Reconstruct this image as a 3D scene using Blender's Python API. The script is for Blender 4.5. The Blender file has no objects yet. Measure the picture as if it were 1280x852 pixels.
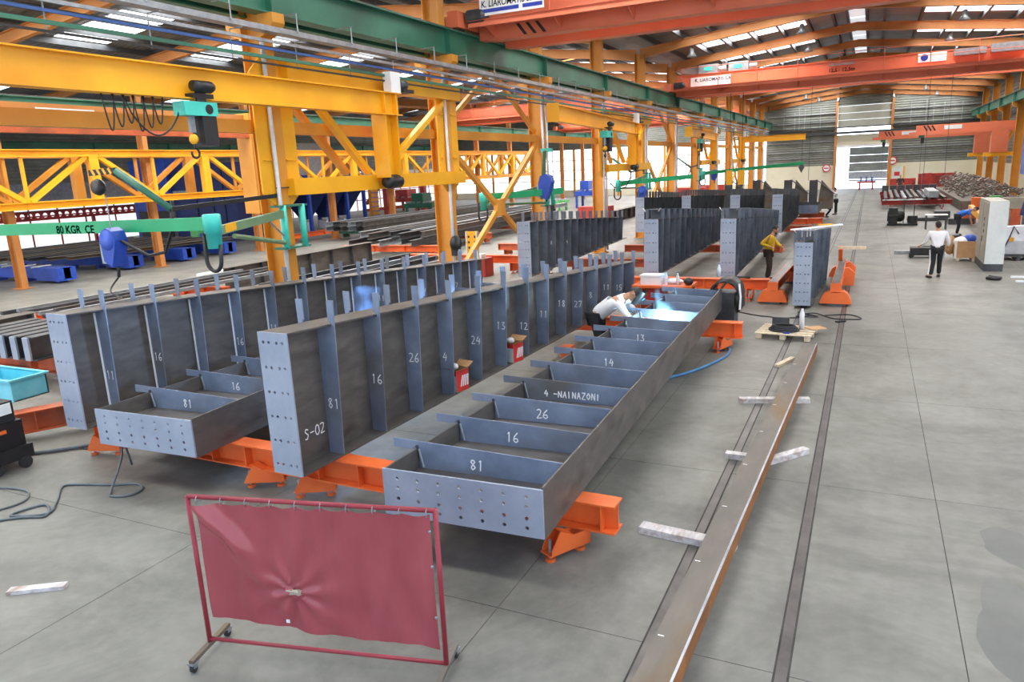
import bpy, bmesh, math, random
from mathutils import Vector, Matrix
random.seed(7)
C = bpy.context.scene
COL = C.collection
# ---------------------------------------------------------------- camera, sky, lights, exposure
F_PX, YAW, PITCH, ROLL = 918.56, 0.453882, 0.228891, -0.047122
cam_d = bpy.data.cameras.new('camera'); cam = bpy.data.objects.new('camera', cam_d); COL.objects.link(cam)
cam_d.sensor_fit = 'HORIZONTAL'; cam_d.sensor_width = 36.0; cam_d.lens = F_PX * 36.0 / 1280
cam_d.clip_end = 400
fw = Vector((-math.sin(YAW) * math.cos(PITCH), math.cos(YAW) * math.cos(PITCH), -math.sin(PITCH)))
rt = Vector((math.cos(YAW), math.sin(YAW), 0)); up = rt.cross(fw)
r2 = math.cos(ROLL) * rt + math.sin(ROLL) * up
u2 = -math.sin(ROLL) * rt + math.cos(ROLL) * up
cm = Matrix((r2, u2, -fw)).transposed().to_4x4(); cm.translation = (0, 0, 4.0)
cam.matrix_world = cm
C.camera = cam

world = bpy.data.worlds.new('sky'); C.world = world; world.use_nodes = True
wn = world.node_tree.nodes; wl = world.node_tree.links
bg = wn['Background']; tc = wn.new('ShaderNodeTexCoord'); sx = wn.new('ShaderNodeSeparateXYZ'); rp = wn.new('ShaderNodeValToRGB')
wl.new(tc.outputs['Generated'], sx.inputs[0]); wl.new(sx.outputs['Z'], rp.inputs[0]); wl.new(rp.outputs[0], bg.inputs[0])
rp.color_ramp.elements[0].color = (0.90, 0.95, 1.0, 1); rp.color_ramp.elements[1].color = (0.36, 0.58, 1.0, 1)
rp.color_ramp.elements[1].position = 0.7
bg.inputs[1].default_value = 1.55

def area_light(name, loc, sx_, sy_, power, rot=(0, 0, 0), col=(1, 0.98, 0.94)):
    d = bpy.data.lights.new(name, 'AREA'); d.shape = 'RECTANGLE'; d.size = sx_; d.size_y = sy_; d.energy = power; d.color = col
    o = bpy.data.objects.new(name, d); COL.objects.link(o); o.location = loc; o.rotation_euler = rot
    return o
COLY = [12.1 + 7.0 * i for i in range(-2, 13)]          # frame lines along the hall
SLOPE = math.atan2(1.3, 10.2)
P_MAIN, P_SIDE = 340, 620                              # daylight (W) passed by each roof light strip
C.view_settings.view_transform = 'Standard'; C.view_settings.look = 'None'
C.view_settings.gamma = 1.0; C.view_settings.use_curve_mapping = False
C.view_settings.exposure = 0.38
C.cycles.use_denoising = True
C.cycles.max_bounces = 6; C.cycles.diffuse_bounces = 4; C.cycles.glossy_bounces = 3; C.cycles.volume_bounces = 1
C.cycles.sample_clamp_indirect = 6.0

# ---------------------------------------------------------------- materials
def lin(h):
    h = h.lstrip('#'); v = [int(h[i:i + 2], 16) / 255 for i in (0, 2, 4)]
    return tuple((x / 12.92 if x <= 0.04045 else ((x + 0.055) / 1.055) ** 2.4) for x in v) + (1,)
def mat(name, c1, c2=None, rough=0.5, metal=0.0, scale=3.0, bump=0.0, spec=0.5, stretch=None, lo=0.35, hi=0.65, c3=None, s3=0.6, emit=None, es=0.0, alpha=None):
    m = bpy.data.materials.new(name); m.use_nodes = True
    n = m.node_tree.nodes; l = m.node_tree.links; b = n['Principled BSDF']
    b.inputs['Roughness'].default_value = rough; b.inputs['Metallic'].default_value = metal
    b.inputs['Specular IOR Level'].default_value = spec
    if c2 is None: c2 = c1
    t = n.new('ShaderNodeTexCoord'); mp = n.new('ShaderNodeMapping'); l.new(t.outputs['Object'], mp.inputs[0])
    if stretch: mp.inputs['Scale'].default_value = stretch
    nz = n.new('ShaderNodeTexNoise'); nz.inputs['Scale'].default_value = scale; nz.inputs['Detail'].default_value = 5; nz.inputs['Roughness'].default_value = 0.62
    l.new(mp.outputs[0], nz.inputs[0])
    r = n.new('ShaderNodeValToRGB'); r.color_ramp.elements[0].position = lo; r.color_ramp.elements[1].position = hi
    r.color_ramp.elements[0].color = lin(c1); r.color_ramp.elements[1].color = lin(c2)
    l.new(nz.outputs[0], r.inputs[0]); out = r.outputs[0]
    if c3:
        n3 = n.new('ShaderNodeTexNoise'); n3.inputs['Scale'].default_value = s3; n3.inputs['Detail'].default_value = 6; l.new(mp.outputs[0], n3.inputs[0])
        r3 = n.new('ShaderNodeValToRGB'); r3.color_ramp.elements[0].position = 0.5; r3.color_ramp.elements[1].position = 0.72
        r3.color_ramp.elements[0].color = (0, 0, 0, 1); r3.color_ramp.elements[1].color = (1, 1, 1, 1)
        mx = n.new('ShaderNodeMixRGB'); l.new(n3.outputs[0], r3.inputs[0]); l.new(r3.outputs[0], mx.inputs[0]); l.new(out, mx.inputs[1]); mx.inputs[2].default_value = lin(c3); out = mx.outputs[0]
    l.new(out, b.inputs['Base Color'])
    if bump:
        bp = n.new('ShaderNodeBump'); bp.inputs['Strength'].default_value = bump; bp.inputs['Distance'].default_value = 0.02
        l.new(nz.outputs[0], bp.inputs['Height']); l.new(bp.outputs[0], b.inputs['Normal'])
    if emit: b.inputs['Emission Color'].default_value = lin(emit); b.inputs['Emission Strength'].default_value = es
    return m
def concrete_mat():
    m = mat('concrete', '#74736c', '#918f86', 0.5, 0, 0.9, 0.05, c3='#86857c', s3=0.16, spec=0.4, lo=0.3, hi=0.7)
    n = m.node_tree.nodes; l = m.node_tree.links; b = n['Principled BSDF']; gp = n.new('ShaderNodeNewGeometry'); l.new(gp.outputs['Position'], next(q for q in n if q.type == 'MAPPING').inputs[0]); base = b.inputs['Base Color'].links[0].from_socket
    t = n.new('ShaderNodeNewGeometry'); vo = n.new('ShaderNodeTexNoise'); vo.inputs['Scale'].default_value = .33; vo.inputs['Detail'].default_value = 8; vo.inputs['Roughness'].default_value = .7
    vo.inputs['Distortion'].default_value = 1.2; l.new(t.outputs['Position'], vo.inputs[0])
    r = n.new('ShaderNodeValToRGB'); r.color_ramp.elements[0].position = .36; r.color_ramp.elements[0].color = (.62, .62, .61, 1); r.color_ramp.elements[1].position = .56; r.color_ramp.elements[1].color = (1, 1, 1, 1)
    l.new(vo.outputs[0], r.inputs[0]); mu = n.new('ShaderNodeMixRGB'); mu.blend_type = 'MULTIPLY'; mu.inputs[0].default_value = .8
    l.new(base, mu.inputs[1]); l.new(r.outputs[0], mu.inputs[2])
    f = n.new('ShaderNodeTexNoise'); f.inputs['Scale'].default_value = 7; f.inputs['Detail'].default_value = 6; l.new(t.outputs['Position'], f.inputs[0])
    r2_ = n.new('ShaderNodeValToRGB'); r2_.color_ramp.elements[0].position = .3; r2_.color_ramp.elements[0].color = (.8, .8, .8, 1); r2_.color_ramp.elements[1].position = .7
    l.new(f.outputs[0], r2_.inputs[0]); m2 = n.new('ShaderNodeMixRGB'); m2.blend_type = 'MULTIPLY'; m2.inputs[0].default_value = .7
    l.new(mu.outputs[0], m2.inputs[1]); l.new(r2_.outputs[0], m2.inputs[2]); l.new(m2.outputs[0], b.inputs['Base Color'])
    return m
def corrugated(name, c1, c2, axis, pitch, rough=0.5, metal=0.3):
    m = mat(name, c1, c2, rough, metal, 0.7); n = m.node_tree.nodes; l = m.node_tree.links; b = n['Principled BSDF']
    t = n.new('ShaderNodeTexCoord'); w = n.new('ShaderNodeTexWave'); w.wave_type = 'BANDS'; w.bands_direction = axis; w.inputs['Scale'].default_value = 0.314 / pitch * 1.0
    w.inputs['Distortion'].default_value = 0.0; l.new(t.outputs['Object'], w.inputs[0])
    bp = n.new('ShaderNodeBump'); bp.inputs['Strength'].default_value = 0.9; bp.inputs['Distance'].default_value = 0.04
    l.new(w.outputs[0], bp.inputs['Height']); l.new(bp.outputs[0], b.inputs['Normal'])
    return m
M = dict(
    concrete=concrete_mat(),
    joint=mat('joint', '#33332f', '#4a4843', 0.9),
    railtop=mat('rail_steel', '#5a5755', '#73706c', 0.4, 0.5, 2),
    steel=mat('mill_scale_steel', '#6c7a92', '#94a3ba', 0.38, 0.3, 1.3, 0.03, c3='#6b6a68', s3=0.8, lo=0.3, hi=0.7),
    webst=mat('web_steel', '#5d5955', '#726c66', 0.5, 0.35, 1.3, 0.03, stretch=(1, 1, 3), c3='#4f4a45', s3=1.4),
    platest=mat('end_plate_steel', '#929eb2', '#b2bccb', 0.38, 0.25, 0.9, 0.02, c3='#94898a', s3=0.45),
    midst=mat('grey_plate_steel', '#5e6672', '#7c8592', 0.42, 0.4, 1.5, 0.02),
    darkst=mat('dark_steel', '#44474b', '#5a5d61', 0.45, 0.45, 2.0),
    brightst=mat('bright_steel', '#9aa2ab', '#c0c6cc', 0.35, 0.7, 3.0),
    rust=mat('rusty_steel', '#6a665e', '#7b746a', 0.5, 0.3, 1.6, 0.05, stretch=(2, .6, 2), c3='#7a5a2c', s3=1.1),
    rustside=mat('rust_side', '#a06a38', '#7d4d28', 0.7, 0.1, 2.5, 0.05),
    black=mat('black_plastic', '#18191b', '#232427', 0.45),
    rubber=mat('rubber', '#202225', '#2c2e31', 0.6),
    orange=mat('orange_paint', '#e8672a', '#f07a3c', 0.45, 0, 1.3, 0.02, c3='#c9531f', s3=0.7),
    orange_dull=mat('worn_orange_paint', '#c05a35', '#d56f42', 0.55, 0, 1.6, 0.02, c3='#8d4f36', s3=1.1),
    crane_or=mat('crane_orange', '#dc7350', '#e48360', 0.42, 0, 0.5, c3='#d06a48', s3=0.3),
    redpaint=mat('red_paint', '#a8332b', '#c04237', 0.5, 0, 1.5, c3='#7d2a24', s3=1.2),
    yellow=mat('yellow_paint', '#f0a818', '#f7b824', 0.4, 0, 0.8, c3='#e39a14', s3=0.5),
    colyel=mat('column_amber', '#d08a2c', '#e09c3a', 0.5, 0, 0.7, c3='#c27a24', s3=0.4),
    rafter=mat('rafter_ochre', '#b9783a', '#cb8848', 0.55, 0, 0.5),
    green=mat('dark_green_paint', '#2f6b56', '#3b7c64', 0.45, 0, 0.6, c3='#285646', s3=0.4),
    armgreen=mat('bright_green_paint', '#1f9a62', '#2ba870', 0.4, 0, 1.0),
    armolive=mat('sage_green_paint', '#5f7f5c', '#6f8f6a', 0.45, 0, 1.0),
    teal=mat('teal_paint', '#3cc0ae', '#4fd0bd', 0.4, 0, 2.0),
    blue=mat('blue_paint', '#2648ac', '#3059c4', 0.42, 0, 1.5, c3='#1c3a90', s3=1.0),
    navy=mat('navy_paint', '#14245c', '#1c3070', 0.45, 0, 1.0),
    cyan=mat('cyan_plastic', '#5cc4d8', '#78d4e4', 0.4),
    lime=mat('green_enamel', '#4fae5c', '#6cc277', 0.45),
    cream=mat('cream_panel', '#d8d3ba', '#e2ddc6', 0.6, 0, 0.4),
    white=mat('white_paint', '#e4e6e6', '#f0f1f1', 0.45),
    offwhite=mat('light_grey_enamel', '#d3dbd9', '#dfe6e4', 0.4),
    greyenamel=mat('warm_grey_enamel', '#9a9689', '#a8a498', 0.45),
    galv=mat('galvanised', '#8f9499', '#aab0b4', 0.4, 0.5, 5.0),
    pipe=mat('white_pipe', '#c9ccd0', '#dcdfe1', 0.35, 0.1),
    roofsheet=corrugated('roof_sheet', '#6f7274', '#85888a', 'Y', 0.33),
    wallsheet=corrugated('wall_sheet', '#73766f', '#868981', 'Z', 0.25), palewall=mat('glowing_cladding', '#dfe2e2', '#eef0f0', 0.6, emit='#f0f3f6', es=.75),  # pale panels carry an added glow to brighten the left wall
    ridgelight=mat('ridge_glow_sheet', '#c8ccd0', '#d6dade', 0.6, emit='#e8edf2', es=.55), railblue=mat('rail_blue', '#2a4f8c', '#335a98', 0.5), mixed=mat('mixed_scrap', '#55504a', '#8d8880', 0.5, 0.4, 3.5, c3='#7a3a2c', s3=2.0),  # daylight through the ridge put in as a weak grey glow
    purlin=mat('purlin_steel', '#3d4043', '#4a4d50', 0.5, 0.4),
    wood=mat('pale_timber', '#cbb89a', '#e0d2b8', 0.7, 0, 3, 0.08, stretch=(6, 1, 1)),
    greywood=mat('weathered_timber', '#b9b4b2', '#dcd8d6', 0.75, 0, 4, 0.1, stretch=(4, 1, 4), c3='#a88f80', s3=3),
    ply=mat('plywood', '#c89b6c', '#d8ad80', 0.65, 0, 2),
    card=mat('cardboard', '#b58a5c', '#c79d6e', 0.8, 0, 2),
    redcard=mat('red_printed_card', '#d2322e', '#de4038', 0.5),
    curtain=mat('red_vinyl', '#9f484d', '#ad555a', 0.2, 0, 1.2, 0.02, c3='#924045', s3=1.0, stretch=(1.5, 1.5, .5)),
    redtube=mat('red_tube', '#8c2a34', '#a03440', 0.4),
    hdoor=mat('roller_door', '#b4b6a9', '#c2c4b7', 0.5, 0, 0.5),
    chalk=mat('chalk', '#f2f4f6', '#ffffff', 0.8),
    skylight=mat('translucent_sheet', '#f4f7fa', '#ffffff', 0.6, 0, 1, emit='#f2f7ff', es=2.6),
    daybright=mat('daylight_glow', '#f4f5f6', '#ffffff', 0.8, emit='#f7f8ff', es=1.6), stain=mat('oil_stain', '#646560', '#74746e', 0.5, 0, 1.2, .03),  # daybright: white glow standing for daylight outside and in the window bands
    skin=mat('skin', '#b98565', '#c89676', 0.55), hair=mat('dark_hair', '#191614', '#241f1c', 0.7),
    wshirt=mat('white_cotton', '#e8eaee', '#f4f5f7', 0.8, 0, 3), gshirt=mat('light_grey_cotton', '#d9dbdf', '#e8eaec', 0.8, 0, 3),
    yshirt=mat('mustard_cotton', '#c9a012', '#d8b020', 0.8, 0, 3), bshirt=mat('blue_cotton', '#1f5fc0', '#2a6fd2', 0.8, 0, 3),
    dtrous=mat('dark_cotton', '#1c1d20', '#2a2b2f', 0.85, 0, 3), dbrown=mat('brown_work_cloth', '#37302a', '#463d35', 0.85),
    bluehose=mat('blue_hose', '#3f78a8', '#5590bd', 0.4), greycable=mat('grey_cable', '#4f565a', '#667074', 0.5),
    signblue=mat('sign_blue', '#25379a', '#2b40a8', 0.4), signred=mat('sign_red', '#c8283c', '#d43348', 0.4),
    bottle=mat('clear_plastic', '#c8d4da', '#dfe8ec', 0.15),
    arc=mat('arc_flame', '#ffffff', '#ffffff', 0.5, emit='#cfefff', es=60),
    sack=mat('white_woven_sack', '#cfd4dc', '#e2e6ec', 0.75, 0, 3, 0.05),
    aluwhite=mat('white_aluminium', '#eceff2', '#f6f8fa', 0.35, 0.1),
)
# ---------------------------------------------------------------- mesh helpers
WM = {}
class MB:
    def __init__(s): s.v = []; s.f = []
    def add(s, vs, fs):
        n = len(s.v); s.v += [Vector(p) for p in vs]; s.f += [tuple(n + i for i in f) for f in fs]; return s
    def box(s, x0, y0, z0, x1, y1, z1):
        return s.add([(x0, y0, z0), (x1, y0, z0), (x1, y1, z0), (x0, y1, z0), (x0, y0, z1), (x1, y0, z1), (x1, y1, z1), (x0, y1, z1)],
                     [(0, 3, 2, 1), (4, 5, 6, 7), (0, 1, 5, 4), (1, 2, 6, 5), (2, 3, 7, 6), (3, 0, 4, 7)])
    def bar(s, p, q, w, h, upv=(0, 0, 1)):
        p = Vector(p); q = Vector(q); d = (q - p).normalized(); u = Vector(upv)
        if abs(d.dot(u)) > 0.98: u = Vector((0, 1, 0))
        sd = d.cross(u).normalized(); u = sd.cross(d).normalized(); a = sd * (w / 2); b = u * (h / 2)
        vs = [p - a - b, p + a - b, p + a + b, p - a + b, q - a - b, q + a - b, q + a + b, q - a + b]
        return s.add(vs, [(0, 3, 2, 1), (4, 5, 6, 7), (0, 1, 5, 4), (1, 2, 6, 5), (2, 3, 7, 6), (3, 0, 4, 7)])
    def tube(s, p, q, r, n=8, r2=None):
        p = Vector(p); q = Vector(q); d = (q - p).normalized(); u = Vector((0, 0, 1)) if abs(d.z) < 0.95 else Vector((0, 1, 0))
        a = d.cross(u).normalized(); b = d.cross(a); r2 = r if r2 is None else r2; vs = []
        for i in range(n):
            t = 2 * math.pi * i / n; o = a * math.cos(t) + b * math.sin(t); vs += [p + o * r, q + o * r2]
        fs = [(2 * i, 2 * i + 1, 2 * ((i + 1) % n) + 1, 2 * ((i + 1) % n)) for i in range(n)]
        fs += [tuple(2 * i for i in range(n)), tuple(2 * i + 1 for i in reversed(range(n)))]
        return s.add(vs, fs)
    def path(s, pts, r, n=6):
        pts = [Vector(p) for p in pts]; vs = []; fs = []; N = len(pts); pa = None
        for i, p in enumerate(pts):
            d = (pts[min(i + 1, N - 1)] - pts[max(i - 1, 0)]).normalized()
            if pa is None:
                u = Vector((0, 0, 1)) if abs(d.z) < 0.9 else Vector((1, 0, 0)); a = d.cross(u).normalized()
            else:
                a = pa - d * pa.dot(d); a = a.normalized() if a.length > 1e-5 else d.orthogonal().normalized()
            b = d.cross(a); pa = a
            for k in range(n):
                t = 2 * math.pi * k / n; vs.append(p + (a * math.cos(t) + b * math.sin(t)) * r)
        for i in range(N - 1):
            for k in range(n): fs.append((i * n + k, i * n + (k + 1) % n, (i + 1) * n + (k + 1) % n, (i + 1) * n + k))
        fs += [tuple(range(n)), tuple((N - 1) * n + k for k in reversed(range(n)))]
        return s.add(vs, fs)
    def extrude(s, prof, p, q, ax, ay):
        # closed 2D profile swept from p to q
        p = Vector(p); q = Vector(q); ax = Vector(ax); ay = Vector(ay); n = len(prof)
        vs = [p + ax * a + ay * b for a, b in prof] + [q + ax * a + ay * b for a, b in prof]
        fs = [(i, (i + 1) % n, n + (i + 1) % n, n + i) for i in range(n)] + [tuple(range(n)), tuple(range(2 * n - 1, n - 1, -1))]
        return s.add(vs, fs)
    def ibeam(s, p, q, h, w, tf=0.02, tw=0.015, upv=(0, 0, 1)):
        # p and q lie on the centre line
        p = Vector(p); q = Vector(q); d = (q - p).normalized(); u = Vector(upv); sd = d.cross(u).normalized(); u = sd.cross(d).normalized()
        a, b, c = w / 2, h / 2, tw / 2
        prof = [(-a, -b), (a, -b), (a, -b + tf), (c, -b + tf), (c, b - tf), (a, b - tf), (a, b), (-a, b), (-a, b - tf), (-c, b - tf), (-c, -b + tf), (-a, -b + tf)]
        return s.extrude(prof, p, q, sd, u)
    def channel(s, p, q, h, w, t=0.012, upv=(0, 0, 1), flip=1):
        p = Vector(p); q = Vector(q); d = (q - p).normalized(); u = Vector(upv); sd = d.cross(u).normalized() * flip; u = Vector(upv)
        b = h / 2; prof = [(0, -b), (w, -b), (w, -b + t), (t, -b + t), (t, b - t), (w, b - t), (w, b), (0, b)]
        return s.extrude(prof, p, q, sd, u)
    def lathe(s, prof, c, n=14, axis='Z'):
        c = Vector(c); vs = []; fs = []; m = len(prof)
        for i in range(n):
            t = 2 * math.pi * i / n
            for r, z in prof:
                a, b = r * math.cos(t), r * math.sin(t)
                vs.append(c + (Vector((a, b, z)) if axis == 'Z' else Vector((z, a, b)) if axis == 'X' else Vector((a, z, b))))
        for i in range(n):
            for k in range(m - 1):
                j = (i + 1) % n; fs.append((i * m + k, j * m + k, j * m + k + 1, i * m + k + 1))
        fs += [tuple(i * m for i in range(n)), tuple(i * m + m - 1 for i in reversed(range(n)))]
        return s.add(vs, fs)
    def ball(s, c, r, n=10, m=7, sc=(1, 1, 1)):
        c = Vector(c); vs = []; fs = []
        for j in range(m + 1):
            ph = math.pi * j / m
            for i in range(n):
                t = 2 * math.pi * i / n
                vs.append(c + Vector((r * sc[0] * math.sin(ph) * math.cos(t), r * sc[1] * math.sin(ph) * math.sin(t), r * sc[2] * math.cos(ph))))
        for j in range(m):
            for i in range(n): fs.append((j * n + i, j * n + (i + 1) % n, (j + 1) * n + (i + 1) % n, (j + 1) * n + i))
        return s.add(vs, fs)
    def build(s, name, m, parent=None, smooth=False, label=None, weld=False):
        me = bpy.data.meshes.new(name)
        pm = WM.get(parent.name, Matrix()) if parent else Matrix()
        inv = pm.inverted()
        me.from_pydata([inv @ v for v in s.v], [], s.f)
        bm = bmesh.new(); bm.from_mesh(me)
        if weld: bmesh.ops.remove_doubles(bm, verts=bm.verts, dist=1e-5)
        bmesh.ops.recalc_face_normals(bm, faces=bm.faces); bm.to_mesh(me); bm.free()
        me.materials.append(M[m] if isinstance(m, str) else m)
        if smooth:
            for p in me.polygons: p.use_smooth = True
        o = bpy.data.objects.new(name, me); COL.objects.link(o)
        if parent: o.parent = parent
        WM[o.name] = pm.copy()
        if label: o['label'] = label
        return o
def T(name, label, cat, loc, rz=0.0, group=None, kind=None):
    o = bpy.data.objects.new(name, None); COL.objects.link(o); o.empty_display_size = 0.2
    o.location = loc; o.rotation_euler = (0, 0, rz); o['label'] = label; o['category'] = cat
    if group: o['group'] = group
    if kind: o['kind'] = kind
    WM[o.name] = Matrix.Translation(loc) @ Matrix.Rotation(rz, 4, 'Z')
    return o
def tag(o, label, cat, group=None, kind=None):
    o['label'] = label; o['category'] = cat
    if group: o['group'] = group
    if kind: o['kind'] = kind
    return o
def struct(o, label=None):
    o['kind'] = 'structure'
    if label: o['label'] = label
    return o
KIDS = {}
NTHS = ['first', 'second', 'third', 'fourth', 'fifth', 'sixth', 'seventh', 'eighth', 'ninth', 'tenth', 'eleventh', 'twelfth', 'thirteenth', 'fourteenth']
def copy_tree(o, loc, rz=None, label=None, parent=None):
    c = o.copy(); COL.objects.link(c)
    if parent: c.parent = parent
    else:
        c.location = loc
        if rz is not None: c.rotation_euler = (0, 0, rz)
        if label: c['label'] = label
    for ch in o.children: copy_tree(ch, None, parent=c)
    return c
def one(mb, name, m, label, cat, group=None, kind=None, smooth=False):
    return tag(mb.build(name, m, None, smooth), label, cat, group, kind)
def holed_plate(outline, holes, r, thick):
    # flat plate in local XY with real round holes, thickness along +Z: returns verts and faces
    cu = bpy.data.curves.new('t', 'CURVE'); cu.dimensions = '2D'; cu.fill_mode = 'BOTH'; cu.extrude = thick / 2
    def spl(pts):
        sp = cu.splines.new('POLY'); sp.points.add(len(pts) - 1)
        for p, (x, y) in zip(sp.points, pts): p.co = (x, y, 0, 1)
        sp.use_cyclic_u = True
    spl(outline)
    for hx, hy in holes: spl([(hx + r * math.cos(t * math.pi / 4), hy + r * math.sin(t * math.pi / 4)) for t in range(8)])
    o = bpy.data.objects.new('t', cu); COL.objects.link(o)
    dg = bpy.context.evaluated_depsgraph_get(); dg.update()
    me = o.evaluated_get(dg).to_mesh()
    vs = [v.co.copy() for v in me.vertices]; fs = [tuple(p.vertices) for p in me.polygons]
    o.evaluated_get(dg).to_mesh_clear(); bpy.data.objects.remove(o); bpy.data.curves.remove(cu)
    return vs, fs
def text_mesh(body, size, mapfn, thick=0.0, name='lettering', m='black', parent=None, shear=0.0, ax=1.0):
    cu = bpy.data.curves.new('t', 'FONT'); cu.body = body; cu.size = size; cu.extrude = thick; cu.shear = shear; cu.resolution_u = 3; cu.offset = 0.004 * size / 0.2
    o = bpy.data.objects.new('t', cu); COL.objects.link(o)
    dg = bpy.context.evaluated_depsgraph_get(); dg.update()
    me = o.evaluated_get(dg).to_mesh(); mb = MB()
    mb.add([mapfn(v.co.x * ax, v.co.y, v.co.z) for v in me.vertices], [tuple(p.vertices) for p in me.polygons])
    o.evaluated_get(dg).to_mesh_clear(); bpy.data.objects.remove(o); bpy.data.curves.remove(cu)
    return mb.build(name, m, parent)
STROKE = {
    '0': [[(0, .5), (.1, .9), (.3, 1), (.5, .8), (.5, .3), (.3, 0), (.1, .1), (0, .5)]], '1': [[(.15, .8), (.3, 1), (.25, 0)]],
    '2': [[(0, .85), (.2, 1), (.45, .85), (.4, .55), (0, 0), (.55, .05)]], '3': [[(0, .95), (.45, .95), (.2, .6), (.5, .35), (.3, 0), (0, .1)]],
    '4': [[(.3, 1), (0, .4), (.55, .45)], [(.45, .75), (.35, 0)]], '5': [[(.5, 1), (.1, 1), (.05, .6), (.4, .55), (.45, .2), (.2, 0), (0, .1)]],
    '6': [[(.45, 1), (.1, .6), (0, .2), (.25, 0), (.5, .2), (.4, .45), (.1, .35)]], '7': [[(0, .95), (.5, 1), (.2, 0)]],
    '8': [[(.45, .85), (.25, 1), (.05, .8), (.45, .3), (.25, 0), (.05, .25), (.45, .85)]], '9': [[(.5, .7), (.25, 1), (.05, .75), (.3, .55), (.5, .8), (.35, 0)]],
    '-': [[(0, .5), (.5, .5)]], 'S': [[(.5, .9), (.2, 1), (.05, .75), (.45, .35), (.25, 0), (0, .1)]], 'Z': [[(0, .95), (.55, 1), (0, .05), (.55, 0)]],
    'N': [[(0, 0), (.05, 1), (.45, 0), (.5, 1)]], 'M': [[(0, 0), (.1, 1), (.28, .4), (.45, 1), (.55, 0)]], 'A': [[(0, 0), (.28, 1), (.5, 0)], [(.1, .4), (.42, .4)]],
    'I': [[(.2, 1), (.2, 0)]], ' ': [], 'O': [[(0, .5), (.25, 1), (.5, .5), (.25, 0), (0, .5)]],
}
def chalk(text, o, ux, uy, h, parent, r=0.007):
    o = Vector(o); ux = Vector(ux).normalized(); uy = Vector(uy).normalized(); nrm = ux.cross(uy); mb = MB(); x = 0
    for ch in text:
        for st in STROKE.get(ch, []):
            pts = [o + ux * ((x + a + random.uniform(-.03, .03)) * h) + uy * ((b + random.uniform(-.03, .03)) * h) for a, b in st]
            for p, q in zip(pts, pts[1:]):
                d = (q - p).normalized(); w = d.cross(nrm) * r; k = nrm * 0.0015
                mb.add([p - w + k, q - w + k, q + w + k, p + w + k], [(0, 1, 2, 3)])
        x += .72
    return mb.build('chalk_mark', 'chalk', parent)
# ================================================================ THE SETTING
YW = 96.2                                              # inner face of the far gable wall
XL, XR, XRIDGE = -11.3, 9.9, -1.1
def zroof(x):                                          # underside of the main roof sheet
    if x < -11.5:
        t = (x + 11.5) % 21.0                           # side bays repeat every 21 m
        return 10.1 + 1.15 * (1 - abs(t - 10.5) / 10.5)
    return 10.1 + 1.15 * (1 - abs(x - XRIDGE) / (10.4 if x < XRIDGE else 11.2))

fl = struct(MB().box(-75, -9, -0.3, 22, 97, -0.007).build('floor', 'concrete'), 'smooth grey concrete workshop floor cut into square bays')
slab_xs = [-10.61 + 3.84 * i for i in range(6)]
slab_ys = [1.6 + 3.83 * j for j in range(11)]
proto_slab = None
for j, y in enumerate(slab_ys):
    for i, x in enumerate(slab_xs):
        g = 0.004
        if proto_slab is None:
            mb = MB(); mb.box(g, g, -0.007, 3.84 - g, 3.83 - g, 0.0)
            proto_slab = mb.build('floor_slab', 'concrete', fl); proto_slab.location = (x, y, 0)
        else:
            o = proto_slab.copy(); COL.objects.link(o); o.parent = fl; o.location = (x, y, 0)
# the slot bottoms between slabs read dark
mb = MB()
for x in slab_xs + [slab_xs[-1] + 3.84]: mb.box(x - .008, 1.6, -.0075, x + .012, 43.7, -.0055)
for y in slab_ys + [43.73]: mb.box(-10.6, y - .006, -.0076, 12.4, y + .006, -.0056)
struct(mb.build('trim_1', 'joint'), 'dark joints between the floor slabs')
def stain(pts, label):
    mb = MB(); out = []; m_ = len(pts)
    for i in range(m_):
        a, b, c, d = (Vector(pts[(i + k) % m_] + (0,)) for k in (-1, 0, 1, 2))
        for q in range(4):
            t = q / 4; out.append(.5 * (2 * b + (c - a) * t + (2 * a - 5 * b + 4 * c - d) * t * t + (3 * b - a - 3 * c + d) * t ** 3) + Vector((random.uniform(-.02, .02), random.uniform(-.02, .02), .0012)))
    n = len(out); mb.add(out, [tuple(range(n))]); struct(mb.build('floor_stain', 'stain', fl))
stain([(1.28, 8.6), (1.5, 8.75), (1.75, 8.55), (1.78, 8.1), (1.9, 7.75), (1.7, 7.8), (1.45, 7.95), (1.3, 8.2)], '')
stain([(1.2, 7.55), (1.45, 7.5), (1.7, 7.0), (1.95, 6.6), (2.4, 6.5), (2.5, 5.6), (1.9, 5.4), (1.3, 5.9), (1.05, 6.4), (1.12, 7.0)], '')
# two crane rails let into the floor
for k, (x0, x1) in enumerate(((-0.45, -0.52), (-1.53, -1.24))):
    r = T('trim_%d' % (k + 2), ('flush steel floor rail running the hall on the aisle side', 'flush steel floor rail running the hall beside the green girders')[k].replace('green girders', 'long rusty beam'), 'rail', (x0, 3, 0), kind='structure')
    ya, yb = 2.2, 94.0
    def band(a, b, z, nm, mm):
        MB().add([(x0 + a, ya, z), (x0 + b, ya, z), (x1 + b, yb, z), (x1 + a, yb, z), (x0 + a, ya, z - .006), (x0 + b, ya, z - .006), (x1 + b, yb, z - .006), (x1 + a, yb, z - .006)],
                 [(0, 1, 2, 3), (4, 7, 6, 5), (0, 4, 5, 1), (1, 5, 6, 2), (2, 6, 7, 3), (3, 7, 4, 0)]).build(nm, mm, r)
    band(-.022, .102, .0012, 'rail_slot', 'joint'); band(-.004, .084, .003, 'rail_head', 'railtop')

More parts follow.
